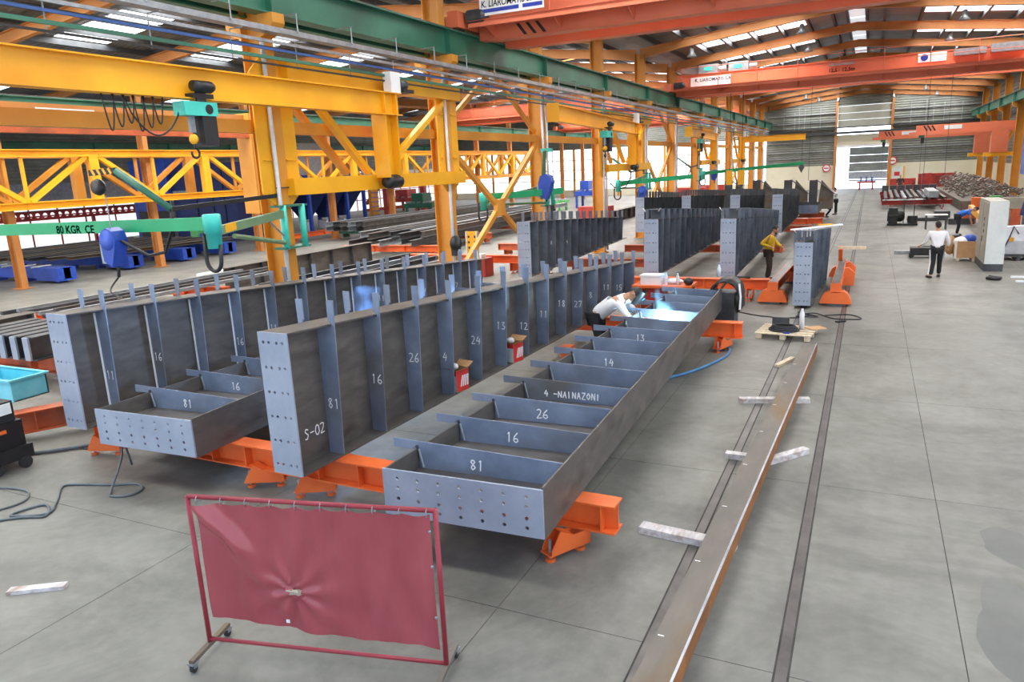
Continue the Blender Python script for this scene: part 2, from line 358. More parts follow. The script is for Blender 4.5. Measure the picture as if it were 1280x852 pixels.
# ---- far gable wall of the main hall
wall = T('wall_far', 'grey ribbed sheet gable wall with cream lower band at the hall end', 'wall', (0, YW, 0), kind='structure')
mb = MB()
for x0, x1, z0, z1 in ((-11.5, -3.75, 2.75, 10.2), (1.85, 10.4, 2.75, 10.2), (-3.75, 1.85, 9.35, 11.3), (-11.5, -3.75, 10.2, 10.8), (1.85, 10.4, 10.2, 10.8)):
    mb.box(x0, YW, z0, x1, YW + .25, z1)
mb.build('ribbed_sheet', 'wallsheet', wall)
MB().box(-11.5, YW - .06, 0, -3.75, YW + .2, 2.75).build('cream_panel', 'cream', wall)
MB().box(1.85, YW - .06, 0, 10.4, YW + .2, 2.75).build('cream_panel', 'cream', wall)
MB().box(-3.75, YW - .04, 4.95, 1.85, YW + .2, 6.1).build('cream_panel', 'cream', wall)
for z in (3.7, 4.4, 5.5, 7.7, 8.6):
    for x0, x1 in ((-11.4, -3.8), (1.9, 10.3)): MB().box(x0, YW - .16, z - .05, x1, YW - .02, z + .05).build('girt', 'galv', wall)
for z, h in ((6.35, .25), (6.95, .12)):
    MB().box(-11.4, YW - .5, z - h / 2, 10.3, YW - .1, z + h / 2).build('walkway_rail', 'purlin', wall)
for x in (-9.6, -8.4, -7.9, -7.3, -5.6, 3.7, 5.2, 5.9, 6.9, 8.6):
    MB().box(x - .04, YW - .2, 6.9, x + .04, YW - .12, 9.4 if abs(x - XRIDGE) < 7 else 9.0).build('sheeting_post', 'galv', wall)
for x in (-3.85, 1.9): MB().box(x - .12, YW - .4, 0, x + .12, YW - .05, 10.6).build('gable_post', 'rafter', wall)
d1 = T('door_1', 'wide sliding hall door half open to bright yard at hall end', 'door', (-1, YW, 0), kind='structure')
for i in range(3): MB().box(-3.7, YW - .02 , 7.0 + .78 * i, 1.8, YW + .1, 7.74 + .78 * i).build('upper_panel', 'hdoor', d1)
MB().box(-3.7, YW - .2, 4.72, 1.75, YW + .1, 4.95).build('lintel', 'aluwhite', d1)
for i, (z0, z1) in enumerate(((.75, 1.0), (1.0, 1.9), (1.9, 2.9), (2.9, 3.8), (3.8, 4.7))):
    MB().box(-2.35, YW + 2.2, z0, 1.75, YW + 2.3, z1 - .04).build('door_leaf_panel', ('galv', 'galv', 'wallsheet', 'wallsheet', 'wallsheet')[i], d1)
MB().box(-3.82, YW - .05, 0, -3.68, YW + .3, 4.9).build('door_jamb', 'orange_dull', d1); MB().box(1.72, YW - .05, 0, 1.86, YW + .3, 4.9).build('door_jamb', 'orange_dull', d1)
struct(MB().box(-30, YW + .3, -.3, 40, YW + 60, -.02).build('ground', 'daybright'), 'yard ground outside the hall door, daylight put in as glow')  # emission stands in for sunlight on the ground
struct(MB().box(-14, YW + 34, 0, 14, YW + 35, 9).build('glare_plane', 'daybright'), 'added glowing white plane making the glare outside the hall door')  # added plane, its glow whites out the door opening
d2 = T('door_2', 'cream personnel door with yellow frame right of the hall door', 'door', (2.7, YW, 0), kind='structure')
MB().box(2.15, YW - .12, 0, 3.35, YW - .07, 2.3).build('door_leaf', 'offwhite', d2)
for x in (2.1, 3.4): MB().box(x - .07, YW - .16, 0, x + .07, YW - .06, 2.35).build('door_jamb', 'yellow', d2)
MB().box(2.45, YW - .13, 1.3, 3.0, YW - .121, 1.75).build('notice', 'redcard', d2)
for x, w in ((-4.7, 'left of the open door'), (2.2, 'above the small cream door')):
    s = T('round_sign', 'round white sign with red ring on the end wall ' + w, 'sign', (x, YW - .2, 2.45), group=None)
    z = 2.45 if x < 0 else 3.0
    MB().lathe([(0.0, -.02), (.45, -.02), (.45, 0), (0.0, 0)], (x, YW - .2, z), 20, 'Y').build('ring', 'signred', s)
    MB().lathe([(0.0, -.03), (.34, -.03), (.34, -.021), (0.0, -.021)], (x, YW - .2, z), 20, 'Y').build('disc', 'white', s)
    MB().box(x - .25, YW - .24, z - .06, x + .25, YW - .232, z + .06).build('bar', 'signred', s)

# ---- right wall of the main hall and its posts
rw = T('wall_right', 'grey ribbed sheet side wall behind the right columns', 'wall', (10.4, 60, 0), kind='structure')
MB().box(10.4, 24, 2.6, 10.6, YW, 10.3).build('ribbed_sheet', 'wallsheet', rw)
MB().box(10.36, 24, 0, 10.56, YW, 2.6).build('cream_panel', 'cream', rw)
# ---- left halls: far wall with daylight windows, outer wall
lw = T('wall_left_far', 'end wall of the left bays with bright daylit window bands', 'wall', (-34, YW, 0), kind='structure')
MB().box(-74, YW, 6.2, -11.5, YW + .25, 11.4).build('ribbed_sheet', 'wallsheet', lw)
MB().box(-74, YW, 0, -11.5, YW + .25, .9).build('cream_panel', 'cream', lw)
for i in range(10):
    x = -73.5 + 6.2 * i
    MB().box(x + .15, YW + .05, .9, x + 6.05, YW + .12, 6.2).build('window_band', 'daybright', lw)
    for z in (2.2, 3.5, 4.8): MB().box(x + .15, YW, z - .05, x + 6.05, YW + .04, z + .05).build('glazing_bar', 'galv', lw)
    MB().box(x + 3.0, YW, .9, x + 3.1, YW + .04, 6.2).build('glazing_bar', 'galv', lw)
    MB().box(x - .15, YW - .1, 0, x + .15, YW + .2, 6.2).build('mullion', 'colyel', lw)
ow = T('wall_left', 'outer side wall with grey sheet above pale panels', 'wall', (-56, 50, 0), kind='structure')
MB().box(-56.3, 18, 4.6, -56.0, YW, 10.2).build('ribbed_sheet', 'wallsheet', ow)
for i in range(11):
    y = 19.1 + 7 * i
    MB().box(-56.25, y + .2, 0, -56.05, y + 6.8, 3.3).build('pale_panel', 'palewall', ow)
    MB().box(-56.2, y + .2, 3.3, -56.1, y + 6.8, 4.6).build('louvre_band', 'galv', ow)
    for z in (1.2, 2.2, 3.2): MB().box(-56.0, y, z - .05, -55.94, y + 7, z + .05).build('red_rail', 'redpaint', ow)
    for k in range(3): MB().box(-56.0, y + 1.2 + 2.2 * k, 0, -55.93, y + 1.3 + 2.2 * k, 3.3).build('red_post', 'redpaint', ow)

# ---- roofs
roof = T('ceiling', 'grey ribbed sheet roof with bright translucent strips between ochre rafters', 'roof', (0, 50, 10), kind='structure')
def roof_slab(xa, za, xb, zb):
    MB().add([(xa, -4, za), (xb, -4, zb), (xb, YW + .3, zb), (xa, YW + .3, za), (xa, -4, za + .08), (xb, -4, zb + .08), (xb, YW + .3, zb + .08), (xa, YW + .3, za + .08)],
             [(0, 3, 2, 1), (4, 5, 6, 7), (0, 1, 5, 4), (1, 2, 6, 5), (2, 3, 7, 6), (3, 0, 4, 7)]).build('roof_sheet', 'roofsheet', roof)
roof_slab(-11.5, 10.1, XRIDGE - .4, zroof(XRIDGE - .4)); roof_slab(XRIDGE + .4, zroof(XRIDGE + .4), 10.5, 10.02)
for k in range(3):
    x0 = -11.5 - 21 * k
    roof_slab(x0 - 10.5, 11.25, x0, 10.1); roof_slab(x0 - 21, 10.1, x0 - 10.5, 11.25)
def strip(xa, xb, y, w, n, power):
    # translucent sheets, one pane between each pair of purlins, and the daylight they pass
    for i in range(n):
        a = xa + (xb - xa) * i / n + .09; b = xa + (xb - xa) * (i + 1) / n - .09
        za, zb = zroof(a) - .03, zroof(b) - .03
        MB().add([(a, y - w / 2, za), (b, y - w / 2, zb), (b, y + w / 2, zb), (a, y + w / 2, za), (a, y - w / 2, za + .02), (b, y - w / 2, zb + .02), (b, y + w / 2, zb + .02), (a, y + w / 2, za + .02)],
                 [(0, 3, 2, 1), (4, 5, 6, 7), (0, 1, 5, 4), (1, 2, 6, 5), (2, 3, 7, 6), (3, 0, 4, 7)]).build('skylight_pane', 'skylight', roof)
    xm = (xa + xb) / 2; t = math.atan2(zroof(xb) - zroof(xa), xb - xa)
    area_light('skylight_strip', (xm, y, zroof(xm) - .06), abs(xb - xa), w, power, (0, -t, 0), (1, .985, .96))
for k in range(-2, 12):
    y = 15.6 + 7 * k
    strip(-9.0, -3.4, y + 1.5, 1.5, 4, P_MAIN); strip(1.9, 9.0, y + 1.5, 1.5, 5, P_MAIN * 1.15)
    strip(-19.6, -13.0, y, 2.4, 4, P_SIDE); strip(-31.0, -24.0, y, 2.4, 4, P_SIDE)
    if k % 2 == 0: strip(-50.5, -34.5, y, 2.0, 2, P_SIDE * 2)
for k in range(-1, 12):
    y = 12.1 + 7 * k
    MB().box(XRIDGE - .4, y + .3, 11.2, XRIDGE + .4, y + 6.7, 11.24).build('ridge_light', 'ridgelight', roof)
    for x in (XRIDGE - .45, XRIDGE + .45): MB().box(x - .06, y, 11.0, x + .06, y + 7, 11.22).build('ridge_curb', 'purlin', roof)
for x in [-10.4, -9.0, -7.6, -6.2, -4.8, -3.4, -2.2, .2, 1.9, 3.3, 4.7, 6.15, 7.6, 9.0] + [-13, -14.65, -16.3, -17.95, -19.6, -24, -25.75, -27.5, -29.25, -31] + [-36, -40, -44, -48, -52]:
    z = zroof(x); struct(MB().box(x - .06, -3, z - .3, x + .06, YW, z - .07).build('purlin', 'purlin', roof))

def rafter(y, xs, depth, name='rafter'):
    mb = MB(); prof = xs
    top = [(x, zroof(x) - .3) for x in prof]; bot = [(x, z) for x, z in zip(prof, depth)]
    n = len(prof); vs = []
    for x, z in top + bot: vs += [(x, y - .012, z), (x, y + .012, z)]
    fs = []
    for i in range(n - 1):
        a, b, c, d = 2 * i, 2 * i + 2, 2 * (n + i + 1), 2 * (n + i)
        fs += [(a, b, c, d), (a + 1, d + 1, c + 1, b + 1)]
    mb.add(vs, fs)
    for line in (top, bot):
        for (xa, za), (xb, zb) in zip(line, line[1:]): mb.bar((xa, y, za), (xb, y, zb), .26, .03)
    return struct(mb.build(name, 'rafter', roof))
for i, y in enumerate(COLY[1:]):
    rafter(y, [-11.3, -9.2, -4.5, XRIDGE, 2.5, 7.6, 9.9], [9.35, 9.68, 10.2, 10.55, 10.2, 9.65, 9.35])
    rafter(y, [-32.3, -30, -22, -14, -11.5], [9.3, 9.65, 10.5, 9.65, 9.3])
    rafter(y, [-53.3, -50, -43, -36, -32.5], [9.3, 9.65, 10.5, 9.65, 9.3])
for y in COLY[2:-1]:                                     # roof ties, bay by bay
    struct(MB().bar((-13, y, zroof(-13) - .4), (-19.6, y + 7, zroof(-19.6) - .4), .06, .06).build('roof_brace', 'rafter', roof))
# ---- crane columns and runway beams
NTH = ['first', 'second', 'third', 'fourth', 'fifth', 'sixth', 'seventh', 'eighth', 'ninth', 'tenth', 'eleventh', 'twelfth', 'thirteenth']
def column(x, y, label, pipes=(-1,), corb=(1, -1), m='colyel', sc=1.0):
    c = T('column', label, 'column', (x, y, 0), kind='structure')
    MB().ibeam((x, y, 0), (x, y, 9.6), .52 * sc, .34 * sc, .025, .02, (1, 0, 0)).build('shaft', m, c)
    MB().box(x - .34, y - .26, 0, x + .34, y + .26, .03).build('base_plate', m, c)
    for s in corb:
        MB().add([(x + s * .26, y - .17, 7.2), (x + s * .62, y - .17, 7.2), (x + s * .62, y - .17, 7.02), (x + s * .5, y - .17, 6.86), (x + s * .26, y - .17, 6.78),
                  (x + s * .26, y + .17, 7.2), (x + s * .62, y + .17, 7.2), (x + s * .62, y + .17, 7.02), (x + s * .5, y + .17, 6.86), (x + s * .26, y + .17, 6.78)],
                 [(0, 1, 2, 3, 4), (9, 8, 7, 6, 5), (0, 5, 6, 1), (1, 6, 7, 2), (2, 7, 8, 3), (3, 8, 9, 4), (4, 9, 5, 0)]).build('corbel', m, c)
    for s in pipes: MB().tube((x + .31, y + s * .2, .1), (x + .31, y + s * .2, 6.7), .045, 10).build('down_pipe', 'pipe', c, True)
    return c
for i in range(12):
    y = 12.1 + 7 * i
    column(XL, y, 'amber steel column between main hall and left bay, %s from the front' % NTH[i], (-1,) if i in (0, 1) else (-1, 1))
    column(XR, y, 'amber steel column along the right side wall, %s from the front' % NTH[i], (), (-1,))
    column(-32.5, y, 'amber steel column between the two left bays, %s from the front' % NTH[i], (), (1, -1), 'rafter', .8)
def runway(x, label, y0=3.0, z0=7.2, h=.7, w=.36):
    r = T('crane_runway_beam', label, 'beam', (x, y0, z0), kind='structure')
    MB().ibeam((x, y0, z0 + h / 2), (x, YW - .3, z0 + h / 2), h, w, .03, .02).build('beam', 'green', r)
    MB().box(x - .04, y0, z0 + h, x + .04, YW - .3, z0 + h + .07).build('crane_rail', 'railtop', r)
    for i in range(12):
        y = 12.1 + 7 * i
        if y0 < y < YW:
            for s in (-1, 1): MB().box(x + s * .012, y - .012, z0 + .03, x + s * (w / 2 - .01), y + .012, z0 + h - .03).build('stiffener', 'green', r)
    return r
runway(-10.97, 'dark green crane runway beam on the hall side of the left columns')
runway(-11.65, 'dark green crane runway beam on the bay side of the left columns', 4)
runway(9.5, 'dark green crane runway beam along the right side wall', 24)
runway(-32.1, 'dark green crane runway beam on the columns between the left bays', 12)
runway(-55.5, 'dark green crane runway beam along the outer left wall', 19, 6.9)
for i in range(11):                                       # struts and cross braces in the column row
    y = 12.1 + 7 * i
    struct(MB().box(XL - .1, y - (6 if i == 0 else 0) + .17, 4.95, XL + .1, y + 6.83, 5.2).build('column_strut', 'colyel'), 'horizontal amber strut between crane columns at mid height')
for i in (1, 4, 8):
    y = 12.1 + 7 * i; br = T('cross_brace', ('crossed amber flat braces between the second and third columns', 'crossed amber braces between the fifth and sixth columns', 'crossed amber braces between the ninth and tenth columns')[(1, 4, 8).index(i)], 'brace', (XL, y, 0), kind='structure')
    MB().bar((XL, y + .2, 4.85), (XL, y + 6.8, .7), .14, .16).build('brace_bar', 'colyel', br)
    MB().bar((XL + .02, y + .2, .7), (XL + .02, y + 6.8, 4.85), .14, .16).build('brace_bar', 'colyel', br)
    MB().box(XL - .03, y + 3.2, 2.5, XL + .12, y + 3.8, 3.05).build('gusset_plate', 'colyel', br)
    MB().bar((XL, y + .2, 5.3), (XL, y + 3.4, 7.1), .12, .14).build('brace_bar', 'colyel', br)
    MB().bar((XL, y + 6.8, 5.3), (XL, y + 3.6, 7.1), .12, .14).build('brace_bar', 'colyel', br)
# ================================================================ CRANES
ORD = ['nearest', 'second', 'third', 'fourth']
def overhead(y, label, x0=-10.97, x1=9.5, sign=None, z=7.97, m='crane_or'):
    t = T('bridge_crane', label, 'crane', (0, y, z))
    zb = 7.75; zt = 8.95
    for k, yy in enumerate((y + .25, y + 2.0)):
        mb = MB(); mb.box(x0 + .5, yy - .22, zb, x1 - .4, yy + .22, zb + .03); mb.box(x0 + .2, yy - .2, zb + .03, x1 - .2, yy + .2, zt - .03); mb.box(x0 + .2, yy - .26, zt - .03, x1 - .2, yy + .26, zt)
        g = mb.build('box_girder', m, t)
    for xx in (x0, x1):
        mb = MB(); mb.box(xx - .16, y - 1.2, 8.02, xx + .16, y + 3.4, 8.45); mb.box(xx - .2, y - 1.25, 8.0, xx + .2, y - .9, 8.3); mb.box(xx - .2, y + 3.1, 8.0, xx + .2, y + 3.45, 8.3)
        e = mb.build('end_truck', m, t)
        for yy in (y - .7, y + 2.9): MB().lathe([(0.0, -.05), (.17, -.05), (.2, 0), (.17, .05), (0.0, .05)], (xx, yy, 8.12), 14, 'X').build('wheel', 'darkst', e)
    MB().lathe([(0.0, 0), (.2, 0), (.2, .5), (.12, .62), (0.0, .62)], (x0 + .28, y - .75, 8.3), 14, 'X').build('travel_motor', 'darkst', t)
    # walkway channel along the near girder
    w = MB(); w.channel((x0 + .3, y - .82, 8.09), (x1 - .3, y - .82, 8.09), .18, .08, flip=1); w.box(x0 + .3, y - .8, 8.15, x1 - .3, y + .03, 8.17); wk = w.build('walkway', m, t)
    n = 10
    for i in range(n):
        xx = x0 + .7 + (x1 - x0 - 1.4) * i / (n - 1)
        MB().add([(xx - .02, y - .7, 8.15), (xx - .02, y + .05, 8.15), (xx - .02, y + .05, 7.82), (xx + .02, y - .7, 8.15), (xx + .02, y + .05, 8.15), (xx + .02, y + .05, 7.82)], [(0, 1, 2), (5, 4, 3), (0, 3, 4, 1), (1, 4, 5, 2), (2, 5, 3, 0)]).build('walkway_bracket', m, t)
        MB().tube((xx, y - .8, 8.17), (xx, y - .8, 9.25), .02, 6).build('handrail_post', m, t)
    for z in (8.7, 9.25): MB().tube((x0 + .4, y - .8, z), (x1 - .4, y - .8, z), .02, 6).build('handrail', m, t)
    if sign:
        sx0, sx1, z0, z1 = sign; ys = y - .86
        s = MB().box(sx0, ys - .02, z0, sx1, ys, z1).build('sign_board', 'white', t)
        w_ = sx1 - sx0
        for a, b in ((.02, .62), (.68, .98)): MB().box(sx0 + w_ * a, ys - .026, z0 + .07, sx0 + w_ * b, ys - .021, z0 + .17).build('sign_stripe', 'signblue', s)
        text_mesh('K. LIAROMATIS S.A.', .24, lambda a, b, c: (sx0 + .05 + a, ys - .024, z0 + .22 + b), .001, 'lettering', 'black', s, .12, .82 * w_ / 1.93)
    return t
c1 = overhead(20.8, 'orange double girder bridge crane closest to the front, with white name board', sign=(-10.25, -8.28, 8.26, 8.74))
for i in range(3):
    xx = -9.55 + .3 * i
    MB().add([(xx, 20.84, 8.12), (xx + .1, 20.84, 8.12), (xx + .35, 20.84, 7.8), (xx + .25, 20.84, 7.8), (xx, 20.82, 8.12), (xx + .1, 20.82, 8.12), (xx + .35, 20.82, 7.8), (xx + .25, 20.82, 7.8)],
             [(0, 1, 2, 3), (7, 6, 5, 4), (0, 4, 5, 1), (1, 5, 6, 2), (2, 6, 7, 3), (3, 7, 4, 0)]).build('hazard_stripe', 'black', c1)
lamp = one(MB().box(-11.6, 20.4, 7.98, -11.3, 20.6, 8.2), 'floodlight', 'white', 'white floodlight on the end of the closest bridge crane', 'lamp')
c2 = overhead(46.0, 'orange double girder bridge crane crossing mid hall with two grey winch boxes', sign=None)
def nameplate(y, x0, x1, z0, z1, par):
    s = MB().box(x0, y - .02, z0, x1, y, z1).build('sign_board', 'white', par)
    text_mesh('K. LIAROMATIS S.A.', .26, lambda a, b, c: (x0 + .25 + a, y - .024, z0 + .36 + b), .001, 'lettering', 'signblue', s, 0, .95)
    return s
nameplate(46.02, -9.9, -7.6, 8.15, 8.8, c2)
for x, lab in ((-8.9, 'left'), (-7.2, 'right')):
    MB().box(x - .55, 46.1, 8.96, x + .55, 46.6, 9.45).build('winch_box', 'galv', c2); MB().box(x - .25, 46.07, 9.1, x + .2, 46.1, 9.3).build('winch_plate', 'teal', c2)
    MB().lathe([(0.0, 0), (.18, 0), (.18, .4), (0.0, .4)], (x + .6, 46.3, 9.15), 12, 'X').build('winch_motor', 'galv', c2)
b = MB().box(1.9, 46.0, 8.45, 3.2, 46.02, 8.9).build('maker_plate', 'white', c2); MB().lathe([(0.0, 0), (.17, 0), (.17, .006), (0.0, .006)], (2.2, 45.99, 8.68), 16, 'Y').build('round_emblem', 'signblue', b)
MB().box(3.5, 45.6, 8.6, 4.9, 46.02, 8.9).build('control_box', 'galv', c2); MB().box(5.1, 45.6, 8.6, 6.6, 46.02, 9.0).build('control_box', 'galv', c2)
MB().box(-2.4, 45.95, 8.7, -1.1, 46.02, 8.82).build('vent_plate', 'galv', c2)
text_mesh('12,5 - 12,5tn', .26, lambda a, b, c: (-2.4 + a, 46.02, 8.38 + b), .001, 'capacity_lettering', 'black', c2)
overhead(55.0, 'salmon orange bridge crane in the left bay behind the amber columns', -31.9, -11.65)
overhead(80.0, 'salmon orange bridge crane deep in the left bay near the end wall', -31.9, -11.65)

# ---- amber wall jib cranes hung on pairs of columns
def jib(y0, label, boom_to, bx=.26, m='yellow'):
    # y0: first column line, next one 7 m on
    t = T('wall_jib_crane', label, 'crane', (XL + .24, y0, 3.7)); X0 = XL + .24; y1 = y0 + 7
    for yc in (y0, y1):
        for s in (-1, 1):
            ya = yc + s * .3
            mb = MB(); mb.add([(X0 - .05, ya - .02, 5.95), (X0 - .05, ya - .02, 4.0), (X0 - .45, ya - .02, 4.0), (X0 - .45, ya - .02, 5.95)], [(0, 1, 2, 3)])
            mb = MB(); w = .36
            w = .42; pts = [(yc + s * .14, 6.5), (yc + s * (.14 + w), 6.1), (yc + s * (.14 + w), 3.75), (yc + s * .2, 3.45), (yc + s * .14, 3.45)]
            vs = [(X0, a, b) for a, b in pts] + [(X0 - .04, a, b) for a, b in pts]
            mb.add(vs, [(0, 1, 2, 3, 4), (9, 8, 7, 6, 5)] + [(i, 5 + i, 5 + (i + 1) % 5, (i + 1) % 5) for i in range(5)])
            pl = mb.build('clamp_plate', m, t)
            for zz in (4.4, 5.6): MB().box(X0, yc + s * .16, zz, X0 + .06, yc + s * .46, zz + .02).build('plate_rib', m, pl)
        MB().tube((X0 + .06, yc - .25, 3.85), (X0 + .06, yc + .25, 3.85), .015, 6).build('clamp_rod', 'darkst', t)
    MB().box(X0 + .0, y0 + .12, 3.68, X0 + .22, y1 + .5, 4.03).build('lower_beam', m, t)
    MB().box(X0 - .16, y0 + .3, 6.0, X0 + .2, y1 + .5, 6.38).build('upper_beam', m, t)
    ym = y0 + 3.25
    MB().ibeam((X0 + .45, ym, 3.95), (X0 + .45, ym, 5.92), .5, .42, .03, .03, (0, 1, 0)).build('mast', m, t)
    mot = MB().lathe([(0.0, 0), (.15, 0), (.17, .1), (.17, .5), (.1, .62), (0.0, .62)], (X0 + .5, ym - .2, 3.85), 14, 'Y').build('slew_motor', 'black', t, True)
    MB().bar((X0 + .05, y0 + .9, 5.9), (X0 + .05, ym - .3, 4.1), .16, .14).build('diagonal', m, t)
    MB().bar((X0 + .05, y1 - .35, 5.9), (X0 + .05, ym + .3, 4.1), .16, .14).build('diagonal', m, t)
    MB().bar((X0 - .6, y0 + .9, 5.9), (X0 - .6, ym - .3, 4.1), .16, .14).build('rear_diagonal', 'colyel', t)
    # boom
    bxp, byp = boom_to
    b = MB().ibeam((X0 + .55, ym + .45, 5.66), (bxp, byp, 5.66), .52, bx, .025, .02).build('boom', m, t)
    d = (Vector((bxp, byp, 5.66)) - Vector((X0 + .55, ym + .45, 5.66))).normalized(); e = Vector((bxp, byp, 5.66)); sd = d.cross(Vector((0, 0, 1)))
    MB().bar(e - d * .02, e + d * .012, bx + .14, .56).build('end_stop_plate', m, b)
    MB().box(X0 + .42, ym + .1, 5.92, X0 + .64, ym + .5, 6.4).build('control_cabinet', 'white', t)
    mm = MB(); mm.lathe([(0.0, 0), (.12, 0), (.12, .3), (.05, .4), (0.0, .4)], (X0 + .5, ym + .6, 6.15), 12, 'Y'); mm.build('top_motor', 'darkst', t, True)
    MB().box(X0 + .3, ym + .55, 5.95, X0 + .7, ym + 1.0, 6.03).build('motor_tray', 'black', t)
    return t
X0 = XL + .24
J1 = jib(12.1, 'large yellow wall jib crane whose long boom reaches out of the left edge', (-10.42, 2.5))
J2 = jib(33.1, 'yellow wall jib crane in mid hall with boom end pointing to the front', (-9.0, 22.1))
J3 = jib(54.1, 'yellow wall jib crane third along the left column row', (-9.6, 44.2))
J4 = jib(68.1, 'yellow wall jib crane fourth and furthest along the left column row', (-5.4, 72.5))
def hoist(bx_, by_, zt, label, side=.0, s=1.0):
    t = T('chain_hoist', label, 'hoist', (bx_, by_, zt - .9 * s)); R = lambda *p: Vector((bx_ + p[0] * s, by_ + p[1] * s, zt + p[2] * s))
    def bx3(n, m, a, b): A = R(*a); B = R(*b); return MB().box(min(A.x, B.x), min(A.y, B.y), min(A.z, B.z), max(A.x, B.x), max(A.y, B.y), max(A.z, B.z)).build(n, m, t)
    bx3('trolley', 'black', (-.16, -.2, .02), (.2, .3, .1)); 
    MB().lathe([(0.0, 0), (.09, 0), (.1, .12), (.1, .38), (.06, .45), (0.0, .45)], R(.22, -.2, .22), 12, 'Y').build('trolley_motor', 'black', t, True)
    bx3('trolley_plate', 'black', (.15, -.1, -.2), (.19, .12, .3)); 
    h = bx3('hoist_body', 'teal', (-.1, -.42, -.3), (.2, .36, -.05))
    MB().lathe([(0.0, 0), (.08, 0), (.08, .01), (0.0, .01)], R(.2, .15, -.18), 14, 'X').build('round_badge', 'black', h)
    bx3('chain_bag', 'black', (-.12, -.02, -.85), (.18, .32, -.3)); bx3('chain_guide', 'galv', (-.02, -.2, -.6), (.06, -.1, -.3))
    MB().ball(R(.02, -.15, -.72), .1 * s, 10, 7, (1, .7, 1)).build('hook_block', 'yellow', t, True)
    pts = [R(.02, -.15 + .09 * math.cos(a), -.98 + .09 * math.sin(a)) for a in [x * .5 for x in range(3, -8, -1)]]
    MB().path([R(.02, -.15, -.8)] + pts, .022 * s, 6).build('hook', 'black', t, True)
    return t
hoist(-10.46, 9.55, 5.4, 'teal and black chain hoist under the largest yellow boom', s=.9)
hoist(-9.75, 29.5, 5.38, 'teal and black chain hoist under the mid hall yellow boom')
hoist(-9.95, 49.0, 5.38, 'dark chain hoist under the third yellow jib boom')
mb = MB()
for k in range(5):
    y = 8.9 - .22 * k; mb.path([(-10.46, y, 5.38), (-10.44, y - .02, 5.1 - .07 * (k % 3)), (-10.44, y - .14, 5.0 - .07 * (k % 3)), (-10.46, y - .22, 5.38)], .014, 5)
mb.path([(-10.46, 9.3, 5.2), (-10.44, 8.9, 4.86), (-10.44, 8.5, 4.95), (-10.46, 8.2, 5.38)], .016, 5)
mb2 = MB()
for k in range(6):
    y = 8.9 - .17 * k; dp = .42 + .06 * (k % 3)
    mb2.path([(-10.45 - .01 * k, y - .2 * i / 12, 5.4 - dp * math.sin(math.pi * i / 12)) for i in range(13)], .013, 5)
mb2.path([(-10.45, 9.25 - 1.05 * i / 12, 5.3 - .5 * math.sin(math.pi * i / 12) ** .8 if 0 < i < 12 else 5.35) for i in range(13)], .015, 5)
mb = mb2
one(mb, 'festoon_cable', 'black', 'black cable loops hanging beside the teal hoist', 'cable', smooth=True)
# two horizontal box jibs seen behind the first crane, in the left bay
g = T('box_jib_beam', 'ochre box jib beam with white maker label behind the yellow boom', 'crane', (-17, 8, 5.8))
MB().box(-18.2, 6, 5.55, -17.9, 18.3, 6.05).build('beam', 'rafter', g); MB().box(-17.95, 5.5, 5.35, -17.75, 18.5, 5.6).build('lower_flange', 'orange_dull', g)
MB().box(-17.89, 11.6, 5.75, -17.88, 13.1, 5.95).build('label_plate', 'offwhite', g); MB().box(-17.89, 12.0, 5.56, -17.88, 12.6, 5.68).build('load_plate', 'white', g)
text_mesh('1000 kg', .11, lambda a, b, c: (-17.878, 12.04 + a, 5.58 + b), .001, 'lettering', 'black', g)
MB().box(-18.3, 18.2, 3.0, -17.7, 18.8, 6.1).build('pivot_head', 'colyel', g); MB().ibeam((-18, 18.6, 0), (-18, 18.6, 6.0), .5, .4).build('post', 'colyel', g)

# ---- long lattice girder in the left bay
lt = T('lattice_girder', 'long amber lattice truss girder across the left bay', 'truss', (-31, 12, 3.4))
xt = -31.0
for s, xx in ((0, xt), (1, xt - 1.2)):
    for z, h in ((5.55, .3), (3.45, .3)): MB().ibeam((xx, 10, z), (xx, 72, z), h, .3, .04, .04).build('chord', 'yellow' if s == 0 else 'colyel', lt)
    for i in range(9):
        y = 16 + 6.2 * i
        MB().box(xx - .14, y - .22, 3.6, xx + .14, y + .22, 5.4).build('post', 'yellow' if s == 0 else 'colyel', lt)
        MB().bar((xx, y + .3, 5.4), (xx, y + 3.0, 3.6), .2, .2).build('diagonal', 'yellow' if s == 0 else 'colyel', lt)
        MB().bar((xx, y + 5.9, 5.4), (xx, y + 3.2, 3.6), .2, .2).build('diagonal', 'yellow' if s == 0 else 'colyel', lt)
        MB().bar((xx, y + 3.1, 5.4), (xx, y + 3.1, 3.6), .12, .12).build('hanger', 'yellow' if s == 0 else 'colyel', lt)

